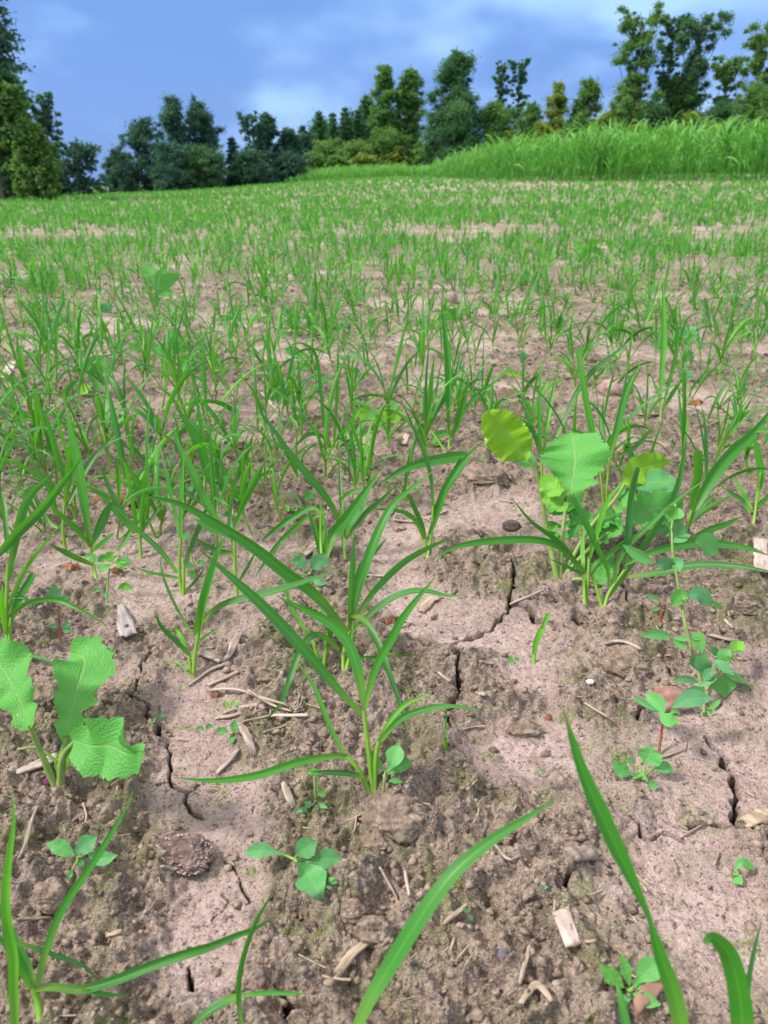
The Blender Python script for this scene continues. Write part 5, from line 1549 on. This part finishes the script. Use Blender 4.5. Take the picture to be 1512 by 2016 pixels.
def scatter():
    pts = scatter_candidates()
    ins = sorted([p for p in pts if p[2]], key=lambda p: p[1])
    n_ind = 300 - len([o for o in bpy.data.objects if o.name.startswith('grass_seedling')])
    ind, rest = ins[:n_ind], ins[n_ind:] + [p for p in pts if not p[2]]
    r = np.random.default_rng(17)
    NV = 30
    protos = [variant(i) for i in range(NV)]
    used = [False] * NV
    for i, (x, y, _) in enumerate(ind):
        v = int(r.integers(NV)) if i >= NV else i
        o = protos[v] if not used[v] else copy_tree(protos[v])
        used[v] = True
        s = r.choice([.62, .72, .8, .88, .95, 1.05, 1.2]) * float(np.interp(y, [.8, 1.2, 2.2], [.92, .95, .88]))
        o.location = (x, y, gz(x, y) - .001)
        o.rotation_euler = (r.normal() * .10, r.normal() * .10, r.uniform(0, 6.28))
        o.scale = (s * r.uniform(.9, 1.15), s * r.uniform(.9, 1.15), s * r.uniform(.95, 1.2))
        (lx, ly), nm = min(LANDMARKS, key=lambda q: ((q[0][0] - x) / (1 + .3 * y)) ** 2 + ((q[0][1] - y) / (1 + .3 * y)) ** 2)
        dx, dy = x - lx, y - ly
        near = 'close' if math.hypot(dx, dy) < .12 * (1 + y * .4) else 'some way'
        rel = 'behind' if dy > abs(dx) * .8 else 'in front of' if dy < -abs(dx) * .8 else 'east of' if dx > 0 else 'west of'
        rel = {'east of': 'beside the one flank of', 'west of': 'beside the other flank of'}.get(rel, rel)
        size = 'tall' if o.scale[2] > 1.0 else 'short' if o.scale[2] < .8 else 'middling'
        tag(o, f'{size} grass seedling {near} {rel} {nm}', 'grass plant', GRP_GRASS)
    for v in range(NV):
        if not used[v]:
            for c in list(protos[v].children):
                bpy.data.objects.remove(c)
            bpy.data.objects.remove(protos[v])

    # everything beyond and beside: too many to count
    G = []

    def tufts(X, Y, nb, segs, cross, Lr, Wr, seed):
        q = np.random.default_rng(seed)
        n = len(X)
        Z = ground(X, Y, np.full(n, .02))
        P0 = np.repeat(np.stack([X, Y, Z - .002], 1), nb, 0)
        m = n * nb
        P0[:, :2] += q.normal(size=(m, 2)) * .004
        up = np.tile(np.arange(nb) < max(1, nb // 3), n)
        sc = np.repeat(.75 + .5 * q.random(n), nb)
        el = np.where(up, q.uniform(1.2, 1.52, m), q.uniform(.8, 1.35, m))
        G.append(blades(P0, q.uniform(0, 6.283, m), el, q.uniform(*Lr, m) * sc, q.uniform(*Wr, m), np.where(up, q.uniform(0, .6, m), q.uniform(.6, 2.3, m)),
                        (q.normal(size=m) * .3, q.normal(size=m) * .7), segs, cross, np.clip(np.repeat(q.uniform(.1, .95, n), nb) + q.normal(size=m) * .24, 0, 1)))
    X = np.array([p[0] for p in rest]); Y = np.array([p[1] for p in rest])
    tufts(X, Y, 6, 9, 3, (.058, .135), (.0020, .0038), 1)
    q = np.random.default_rng(23)

    def zone(d0, d1, dens, spread, seed):
        area = spread * (d1 * d1 - d0 * d0)
        n = int(area * dens)
        y = np.sqrt(q.random(n) * (d1 ** 2 - d0 ** 2) + d0 ** 2)
        x = (q.random(n) * 2 - 1) * (spread * y + .5)
        dn = perlin(x / 1.1, y / 1.6, 71) + .6 * perlin(x / .35, y / .4, 72)
        pr = np.where(y > 8, .70 + .35 * dn, .50 + .75 * dn)
        px = 756 + FPX * x / (y * CP + .17)
        bare = .3 * np.exp(-((px - 90) / 150) ** 2 - ((y - 8.0) / 2.4) ** 2) + .9 * np.exp(-((px - 1010) / 120) ** 2 - ((y - 27) / 2.5) ** 2) + .1 * np.exp(-((px - 1420) / 120) ** 2 - ((y - 9.5) / 1.5) ** 2)
        k = q.random(n) < pr * (1 - np.clip(bare, 0, .95))
        return x[k], y[k]
    for (a, b, dens, nb, segs, cross, Lr, Wr) in ((6.2, 7.8, 92, 6, 7, 2, (.05, .125), (.0024, .0044)), (7.6, 12, 115, 6, 6, 2, (.06, .13), (.003, .0054)), (12, 20, 46, 6, 5, 2, (.06, .14), (.0038, .0066)), (20, 36, 13, 6, 4, 2, (.08, .16), (.007, .012)), (36, 62, 5, 5, 3, 2, (.12, .2), (.013, .022)), (62, 105, 3.0, 5, 2, 2, (.16, .28), (.024, .04))):
        X, Y = zone(a, b, dens, .66, 3)
        tufts(X, Y, nb, segs, cross, Lr, Wr, int(a * 10))
    # join pieces
    Vs, Fs, Us, Ts, k = [], [], [], [], 0
    for V, F, uv, tt in G:
        Vs.append(V); Fs.append(F + k); Us.append(uv); Ts.append(tt); k += len(V)
    me = mesh_data('field_seedlings', np.vstack(Vs), np.vstack(Fs), M_BLADE, np.vstack(Us), {'tint': np.concatenate(Ts)})
    o = link('field_grass', me)
    tag(o, 'countless green cereal seedlings covering the field to the trees', 'field grass', kind='stuff')
    print('individual seedlings', len(ind), 'rest', len(rest), 'faces', sum(len(f) for f in Fs))


scatter()


def far_weeds():
    """small broad leaved weeds between the seedlings further out: copies of the ones traced nearer"""
    src = [o for o in bpy.data.objects if o.parent is None and o.name.split('.')[0] == 'broadleaf_weed' and o.location.y > 1.2]
    q = np.random.default_rng(77)
    for i in range(64):
        o = copy_tree(src[int(q.integers(len(src)))])
        y = 1.7 + 6.5 * q.random() ** 1.4
        x = (q.random() * 2 - 1) * .5 * (y * .92 + .16)
        s = q.uniform(.45, .8)
        o.location = (x, y, gz(x, y))
        o.rotation_euler.z = q.uniform(0, 6.28)
        o.scale = (s, s, s)
        (lx, ly), nm = min(LANDMARKS, key=lambda k: ((k[0][0] - x) / (1 + .3 * y)) ** 2 + ((k[0][1] - y) / (1 + .3 * y)) ** 2)
        rel = 'behind' if y > ly else 'in front of'
        tag(o, f'small broad leaved weed some way {rel} {nm}', 'weed', 'small broad leaved weeds in the middle rows')


far_weeds()


# ------------------------------------------------------------------ tall forage stand along the far side
M_FORAGE = green_mat('forage_leaf', (.045, .21, .045), (.11, .39, .06), (.27, .58, .11), (.25, .45, .10), (.24, .55, .03), tr_amt=.38, rough=.45, veins='none')
EDGE = np.array([at_y(px, 357, d)[:2] for px, d in ((2100, 17), (1800, 21), (1512, 26), (1300, 29), (1130, 31), (1030, 35), (955, 39), (900, 46), (860, 54), (815, 66), (770, 80))])


def edge_at(s):
    seg = np.linalg.norm(np.diff(EDGE, axis=0), axis=1)
    cs = np.concatenate([[0], np.cumsum(seg)])
    q = s * cs[-1]
    P = np.stack([np.interp(q, cs, EDGE[:, k]) for k in range(2)], 1)
    P2 = np.stack([np.interp(q + .3, cs, EDGE[:, k]) for k in range(2)], 1)
    T = nrmz(P2 - P + np.where(np.linalg.norm(P2 - P, axis=1, keepdims=True) < 1e-6, np.array([[-.4, .9]]), 0))
    return P, np.stack([T[:, 1], -T[:, 0]], 1)


def stalk_geo(P0, H, seed, nl=9, segs=6):
    """tall stalks with long arching leaves, N at once"""
    q = np.random.default_rng(seed)
    n = len(P0)
    out = []
    a = q.uniform(0, 6.28, n)
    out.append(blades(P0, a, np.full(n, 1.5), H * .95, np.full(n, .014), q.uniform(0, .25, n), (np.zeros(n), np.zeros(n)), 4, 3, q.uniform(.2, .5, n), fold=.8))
    for j in range(nl):
        f = (j + .5) / nl
        hh = H * (.10 + .80 * f)
        b = P0 + np.stack([np.cos(a) * hh * .06, np.sin(a) * hh * .06, hh], 1)
        L = q.uniform(.45, .95, n) * (1.05 - .35 * abs(f - .45)) * (H / 1.9)
        out.append(blades(b, q.uniform(0, 6.28, n), q.uniform(1.0, 1.4, n), L, q.uniform(.018, .034, n), q.uniform(.6, 1.9, n), (q.normal(size=n) * .3, q.normal(size=n) * .9), segs, 3,
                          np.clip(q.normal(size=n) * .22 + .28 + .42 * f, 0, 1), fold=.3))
    V, F, U, T, k = [], [], [], [], 0
    for v, f_, u, t in out:
        V.append(v); F.append(f_ + k); U.append(u); T.append(t); k += len(v)
    return np.vstack(V), np.vstack(F), np.vstack(U), np.concatenate(T)


def stand_height(x, y):
    return (1.70 - 1.0 * sst(np.asarray(y, float), 32, 66)) + .22 * perlin(x / 2.4, y / 2.4, 55) + .10 * perlin(x / .8, y / .8, 56)


def forage():
    q = np.random.default_rng(31)
    # front row: one by one
    protos = []
    for i in range(12):
        V, F, U, T = stalk_geo(np.zeros((1, 3)), np.array([1.9]), 300 + i, 10, 9)
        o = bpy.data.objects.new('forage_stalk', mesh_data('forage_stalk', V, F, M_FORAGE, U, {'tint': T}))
        protos.append(o)
    s = np.linspace(.135, .60, 150)
    P, Nn = edge_at(s)
    P = P + Nn * q.uniform(0, .55, (150, 1)) + q.normal(size=(150, 2)) * .08
    for i in range(150):
        o = protos[i] if i < 12 else protos[int(q.integers(12))].copy()
        COL.objects.link(o)
        x, y = P[i]
        h = stand_height(x, y) * q.uniform(.82, 1.06) / 1.9
        o.location = (x, y, gz(x, y) - .01)
        o.scale = (h, h, h)
        o.rotation_euler = (q.normal() * .05, q.normal() * .05, q.uniform(0, 6.28))
        tag(o, 'tall leafy forage stalk in the front row of the bright green stand', 'forage stalk', 'front row of the tall forage stand')
    n = 2600
    s = q.random(n) ** 1.15
    P, Nn = edge_at(s)
    P = P + Nn * (.25 + 7.5 * q.random((n, 1)) ** 1.6)
    X, Y = P[:, 0], P[:, 1]
    H = stand_height(X, Y) * q.uniform(.70, 1.14, n)
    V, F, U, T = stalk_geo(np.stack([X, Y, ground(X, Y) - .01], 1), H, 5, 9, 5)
    o = link('forage_stand', mesh_data('forage_stand', V, F, M_FORAGE, U, {'tint': T}))
    tag(o, 'dense interior of the tall bright green forage stand', 'forage stand', kind='stuff')
    # low weedy strip at the far corner
    n = 1500
    px = q.uniform(560, 800, n); d = q.uniform(70, 84, n)
    W = np.array([at_y(a, 357, b) for a, b in zip(px, d)])
    hh = (.35 + .55 * np.clip((px - 565) / 60, 0, 1)) * q.uniform(.7, 1.2, n)
    V, F, U, T = stalk_geo(np.stack([W[:, 0], W[:, 1], ground(W[:, 0], W[:, 1])], 1), hh, 6, 6, 3)
    V0 = V
    o = link('tall_grass', mesh_data('tall_grass', V0, F, M_FORAGE, U, {'tint': T}))
    tag(o, 'low strip of tall weedy grass where the stand meets the woods', 'tall grass', kind='stuff')


forage()

# ------------------------------------------------------------------ trees
TM = {
    'blue': green_mat('leaf_blue_green', (.040, .110, .095), (.070, .175, .115), (.12, .26, .13), (.1, .2, .1), (.08, .22, .06), tr_amt=.38, rough=.55, veins='none', spec=.25),
    'dark': green_mat('leaf_dark_green', (.045, .130, .070), (.085, .21, .085), (.16, .32, .10), (.1, .2, .1), (.11, .28, .05), tr_amt=.38, rough=.55, veins='none', spec=.25),
    'green': green_mat('leaf_mid_green', (.080, .200, .065), (.15, .31, .075), (.28, .45, .09), (.1, .2, .1), (.18, .36, .04), tr_amt=.4, rough=.55, veins='none', spec=.25),
    'yellow': green_mat('leaf_yellow_green', (.11, .21, .045), (.20, .31, .055), (.38, .43, .06), (.1, .2, .1), (.34, .38, .04), tr_amt=.4, rough=.55, veins='none', spec=.25),
}
M_BARK = plain_mat('bark_of_trees', (.055, .045, .040), (.13, .11, .095), 6, .9, (1, 1, .25), .6, .02)


def leaf_cards(C, size, tint, seed, flat_=.5):
    """bent four cornered leaves at C"""
    q = np.random.default_rng(seed)
    n = len(C)
    a = nrmz(q.normal(size=(n, 3)) * np.array((1, 1, flat_)))
    nn = nrmz(q.normal(size=(n, 3)) + np.array((0, 0, .9)))
    b = nrmz(np.cross(nn, a)); nn = np.cross(a, b)
    s = size * q.uniform(.6, 1.35, n)
    s = s[:, None]
    V = np.stack([C - a * s * .5, C + b * s * .32 + nn * s * .10, C + a * s * .5, C - b * s * .32 + nn * s * .10], 1)
    F = np.arange(n * 4).reshape(n, 4)
    return V.reshape(-1, 3), F, np.tile(np.array([(0, 0), (1, .5), (0, 1), (0, .5)]), (n, 1)), np.repeat(tint, 4)


def tree(px, ytop, wpx, d, kind, tone, label, seed, group='trees along the edge of the field', low=.12, name='tree', cat='tree', n_leaf=5200, ls=None):
    q = np.random.default_rng(seed)
    base = at_y(px, 357, d)
    x, y = base[0], base[1]
    z0 = gz(x, y) if y < 110 else float(terrain(np.array([x]), np.array([y]))[0])
    Hh = at_y(px, ytop, d)[2] - z0
    dep = d * CP + (CAM_H - z0) * SP
    Wd = wpx * dep / FPX
    root = thing(name, label, cat, (x, y, z0), group)
    ls = ls or max(.10, .0045 * d)
    limbs = []
    cents = []
    if kind == 'conifer':
        Wd *= 1.35
        tip = np.array((q.normal() * .1, q.normal() * .1, Hh))
        limbs.append(tube(np.array([(0, 0, -.1), (0, 0, Hh * .5), tip]), Wd * .05, .02, 8, 6))
        lv = int(11 + Hh)
        for i in range(lv):
            f = low + (1 - low) * i / lv
            R = Wd * .5 * (1 - f) ** .8 * q.uniform(.75, 1.15) + .05
            for j in range(7):
                a = q.uniform(0, 6.28)
                for u in np.linspace(.2, 1, 5):
                    cents.append((math.cos(a) * R * u, math.sin(a) * R * u, Hh * f - R * u * u * .35, Hh * .03 + R * .13, Hh * .022))
        K = np.array(cents)
    else:
        # a leading stem and limbs; leaves sit in clumps along the outer limbs
        sparse = kind == 'sparse'
        nl = 26 if not sparse else 20
        top = np.array((q.normal() * Wd * .05, q.normal() * Wd * .05, Hh * .97))
        mid = np.array((q.normal() * Wd * .05, q.normal() * Wd * .05, Hh * .5))
        tr = np.array([(0, 0, -.15), mid * .5, mid, top])
        limbs.append(tube(tr, max(.05, Hh * .014), .025, 12, 7))
        sp = spline(tr, 40)
        for i in range(nl):
            f = low + .05 + (.93 - low) * ((i + q.random()) / nl)
            p = sp[int(f * 39)]
            # envelope: widest somewhat below the middle
            if kind == 'broad':
                e = math.sin(math.pi * min(1, (f - low) / (1 - low) * .80 + .22)) ** .6
            elif kind == 'shrub':
                e = math.cos(f * 1.35) ** .5
            elif kind == 'slender':
                e = (1 - .45 * f) * q.uniform(.7, 1.1)
            else:
                e = q.uniform(.5, 1.15)
            a = i * 2.399 + q.normal() * .4
            R = Wd * .5 * e * q.uniform(.72, 1.02)
            rise = R * q.uniform(.15, .9) if kind != 'sparse' else R * q.uniform(1.0, 2.6)
            rise = min(rise, Hh * 1.0 - p[2])
            e1 = p + np.array((math.cos(a) * R, math.sin(a) * R, rise))
            m1 = p + np.array((math.cos(a) * R * .5, math.sin(a) * R * .5, rise * .35))
            limbs.append(tube(np.array([p, m1, e1]), max(.025, Hh * .005 * (1.2 - f)), .012, 6, 5))
            for u in ((.25, .5, .72, .95) if not sparse else (.35, .6, .82, 1.02)):
                c = p * (1 - u) ** 2 + 2 * m1 * u * (1 - u) + e1 * u * u
                c = c + q.normal(size=3) * Wd * .05
                r0 = Wd * (.115 if not sparse else .085) * q.uniform(.4, 1.5)
                cents.append((*c, r0 * 1.15, r0 * .85))
        for u in np.linspace(.55 if not sparse else .7, 1.0, 7):
            c = sp[int(u * 39)] + q.normal(size=3) * Wd * .05
            r0 = Wd * (.12 if not sparse else .07) * (1.25 - .5 * u)
            cents.append((*c, r0, r0 * 1.3))
        for i in range(80 if not sparse else 26):
            f = q.uniform(low + .04, .98)
            p = sp[int(f * 39)]
            e = math.sin(math.pi * min(1, max(0, f - low) / (1 - low) * .78 + .21)) ** .6 if not sparse else q.uniform(.3, .9)
            if kind == 'shrub':
                e = math.cos(f * 1.35) ** .5
            a = q.uniform(0, 6.28); R = Wd * .5 * e * math.sqrt(q.uniform(.1, 1.1))
            r0 = Wd * q.uniform(.045, .10) * (1 if not sparse else .7)
            cents.append((p[0] + math.cos(a) * R, p[1] + math.sin(a) * R, p[2] + q.normal() * Hh * .02, r0 * 1.3, r0))
        if kind == 'shrub' or low < .05:
            for i in range(14):
                a = q.uniform(0, 6.28); R = Wd * .5 * math.sqrt(q.random())
                cents.append((math.cos(a) * R, math.sin(a) * R, Hh * q.uniform(.05, .3), Wd * .12, Hh * .10))
        K = np.array(cents)
    wgt = K[:, 3] ** 1.5
    idx = q.choice(len(K), n_leaf, p=wgt / wgt.sum())
    dirs = nrmz(q.normal(size=(n_leaf, 3)))
    rad = np.minimum(np.abs(q.normal(size=n_leaf)) * .62 + .05, 1.2)
    lump_ = 1 + .35 * np.sin(dirs[:, 0] * 5 + idx) * np.sin(dirs[:, 2] * 4 + idx * 1.7)
    C = K[idx, :3] + dirs * np.stack([K[idx, 3], K[idx, 3], K[idx, 4]], 1) * (rad * lump_)[:, None]
    C[:, 2] = np.clip(C[:, 2], .03, None)
    ct = np.clip(q.normal(size=len(K)) * .17 + .45, 0, 1)
    tint = np.clip(ct[idx] + q.normal(size=n_leaf) * .14, 0, 1)
    V, F, U, T = leaf_cards(C, ls, tint, seed + 1)
    tv, tf, tu = join(limbs)
    link('trunk', mesh_data('trunk', tv, tf, M_BARK, tu), root)
    link('crown', mesh_data('crown', V, F, TM[tone], U, {'tint': T}, smooth=False), root)
    return root


GL = 'trees at the near corner of the field'
T_ = tree
T_(-10, -230, 210, 26, 'conifer', 'blue', 'tall spruce at the edge of view with drooping dark boughs against the sky', 1, GL, low=.50, n_leaf=34000, ls=.13)
T_(28, 118, 135, 29, 'broad', 'dark', 'big bushy tree below the spruce boughs, its top yellowing', 2, GL, low=.0, n_leaf=26000, ls=.16)
T_(-20, 90, 130, 30, 'broad', 'green', 'dark bushy tree between the spruce and the yellowing one', 3, GL, low=.0, n_leaf=20000, ls=.16)
T_(58, 165, 70, 28, 'broad', 'green', 'olive yellow bushy tree leaning out of the corner group', 62, GL, low=.0, n_leaf=14000, ls=.14)
T_(70, 230, 80, 27, 'broad', 'green', 'low bushy tree hiding the foot of the yellowing one', 4, GL, low=.0, n_leaf=14000, ls=.15)
T_(108, 190, 62, 42, 'sparse', 'blue', 'thin open crowned tree next to the yellowing bushy one', 5, GL, low=.2, n_leaf=5000, ls=.2)
T_(165, 292, 88, 44, 'sparse', 'blue', 'low scraggy tree with bare twigs in the gap', 6, GL, low=.02, n_leaf=4200, ls=.2)
T_(118, 318, 44, 43, 'shrub', 'blue', 'small dark bush between the thin tree and the scraggy one', 61, GL, low=.0, n_leaf=3500, ls=.2, name='shrub', cat='shrub')
for i, (px, yt, w, d, k, tone, lab) in enumerate((
        (236, 300, 62, 66, 'broad', 'blue', 'low rounded tree at the open end of the far tree line'), (287, 232, 74, 68, 'broad', 'blue', 'round crowned tree beside the tall double crowned one'),
        (352, 188, 72, 70, 'broad', 'blue', 'tall tree forming one half of the double crown'), (400, 193, 74, 71, 'broad', 'blue', 'tall tree forming the slightly lower half of the double crown'), (335, 285, 80, 66, 'broad', 'blue', 'low dense tree filling the foot of the double crown'), (400, 290, 76, 67, 'broad', 'dark', 'low browner tree under the lower half of the double crown'),
        (462, 266, 44, 72, 'conifer', 'blue', 'small pointed tree in the dip after the double crown'), (503, 228, 52, 74, 'sparse', 'blue', 'open topped tree with two airy tufts'), (534, 220, 54, 75, 'broad', 'blue', 'taller airy tree joining the dark wood'),
        (500, 300, 80, 71, 'broad', 'blue', 'low dark tree under the airy tufts'), (572, 250, 60, 76, 'broad', 'blue', 'dark full tree of the unlit wood'), (600, 243, 44, 92, 'conifer', 'blue', 'narrow dark pointed tree behind the bright bushes'), (562, 305, 70, 74, 'broad', 'blue', 'lowest dark tree in front of the unlit wood'),
        (632, 214, 46, 94, 'conifer', 'dark', 'pointed fir beginning the row of firs'), (657, 218, 40, 96, 'conifer', 'dark', 'second pointed fir of the row'), (682, 207, 40, 97, 'conifer', 'dark', 'tallest pointed fir of the row'), (706, 212, 38, 98, 'conifer', 'dark', 'fir at the end of the row by the tall poplars'), (640, 240, 80, 108, 'broad', 'blue', 'dark tree massed behind the first firs'), (690, 228, 80, 110, 'broad', 'blue', 'dark tree massed behind the last firs'), (728, 190, 60, 112, 'broad', 'dark', 'tall tree joining the firs to the poplars'), (645, 285, 70, 88, 'broad', 'green', 'pale bushy tree in front of the first firs'),
        (700, 285, 80, 88, 'broad', 'green', 'bright bushy tree in front of the tallest fir'), (757, 122, 58, 100, 'broad', 'green', 'tall poplar next to the row of firs'), (806, 130, 62, 101, 'broad', 'green', 'tall poplar between its twin and the dark dense tree'), (770, 262, 90, 98, 'broad', 'green', 'bushy undergrowth tree at the foot of the two poplars'),
        (890, 98, 86, 92, 'broad', 'dark', 'broad dark dense tree, darkest of the middle trees'), (900, 190, 112, 90, 'broad', 'dark', 'wide lower tree around the dark dense one'), (976, 122, 34, 94, 'sparse', 'dark', 'thin wispy tree next to the dark dense one'), (1010, 118, 40, 95, 'sparse', 'dark', 'second thin wispy tree with open sky in it'),
        (968, 198, 84, 91, 'broad', 'green', 'lighter bushy tree beneath the wispy ones'), (1040, 202, 56, 56, 'broad', 'green', 'yellowish bushy tree beside the golden one'), (1087, 162, 56, 54, 'broad', 'yellow', 'golden yellow tree standing above the stand'), (1142, 152, 66, 54, 'broad', 'green', 'full green tree next to the golden one'),
        (1178, 225, 80, 50, 'broad', 'yellow', 'low olive tree below the green one'), (1226, 22, 90, 48, 'sparse', 'green', 'very tall open tree with ragged top'), (1215, 150, 76, 50, 'broad', 'green', 'green tree around the stem of the very tall ragged one'), (1290, 28, 58, 49, 'sparse', 'dark', 'very tall thin tree, second of the three open crowns'), (1338, 34, 82, 48, 'sparse', 'dark', 'very tall open tree, third of the three open crowns'),
        (1310, 150, 90, 49, 'broad', 'green', 'dense tree filling below the open crowns'), (1268, 205, 84, 47, 'broad', 'dark', 'dark bushy tree low between the open crowns'), (1395, 205, 90, 45, 'broad', 'dark', 'low dark tree in the dip beyond the open crowns'), (1350, 225, 70, 46, 'broad', 'yellow', 'low yellowing tree above the stand'), (1400, 120, 62, 50, 'sparse', 'green', 'faint open tree in the dip with reddish twigs'),
        (1455, 62, 82, 46, 'sparse', 'green', 'tall leaning open tree near the edge of view'), (1470, 165, 76, 44, 'broad', 'green', 'bushy tree under the leaning open one'), (1512, 0, 66, 46, 'sparse', 'dark', 'tallest open tree at the edge of view above the bright bush'), (1515, 130, 72, 40, 'broad', 'green', 'bright green bushy tree at the edge of view'), (1590, 60, 120, 46, 'broad', 'green', 'full tree just beyond the edge of view'), (1440, 232, 80, 43, 'broad', 'dark', 'lowest dark bush behind the highest part of the stand'))):
    lowv = .0 if yt > 140 else .12
    if k == 'sparse' and yt < 150:
        lowv = .22
    T_(px, yt, w * 1.08, d, k, tone, lab, 200 + i, low=lowv, n_leaf=int((17000 if k == 'sparse' else 32000) * min(2.0, max(.7, w * (370 - yt) / 12000))), ls=.0022 * d)
GS2 = 'bushes at the foot of the wood'
for i, (px, yt, w, d, tone, lab) in enumerate(((620, 308, 50, 86, 'green', 'pale bush at the dark end of the wood edge'), (668, 312, 56, 85, 'green', 'pale bush under the firs'), (722, 312, 60, 84, 'yellow', 'olive yellow bush where the strip of tall grass ends'), (780, 300, 60, 96, 'yellow', 'goldenrod coloured bush at the foot of the poplars'), (835, 285, 56, 94, 'green', 'green bush between poplars and dark dense tree'),
                                               (1010, 262, 60, 89, 'yellow', 'rusty yellow bush beneath the wispy trees'), (1065, 248, 60, 52, 'yellow', 'golden bush at the foot of the golden tree'), (1120, 238, 60, 50, 'green', 'olive bush right of the golden tree foot'), (1235, 250, 70, 46, 'yellow', 'yellow olive bush below the ragged tall tree'), (1310, 248, 70, 45, 'green', 'green bush showing over the dip of the stand'), (1390, 240, 70, 44, 'yellow', 'yellowing bush over the highest stalks'))):
    T_(px, yt, w, d, 'shrub', tone, lab, 400 + i, GS2, low=.0, name='shrub', cat='shrub', n_leaf=2600, ls=.0045 * d)
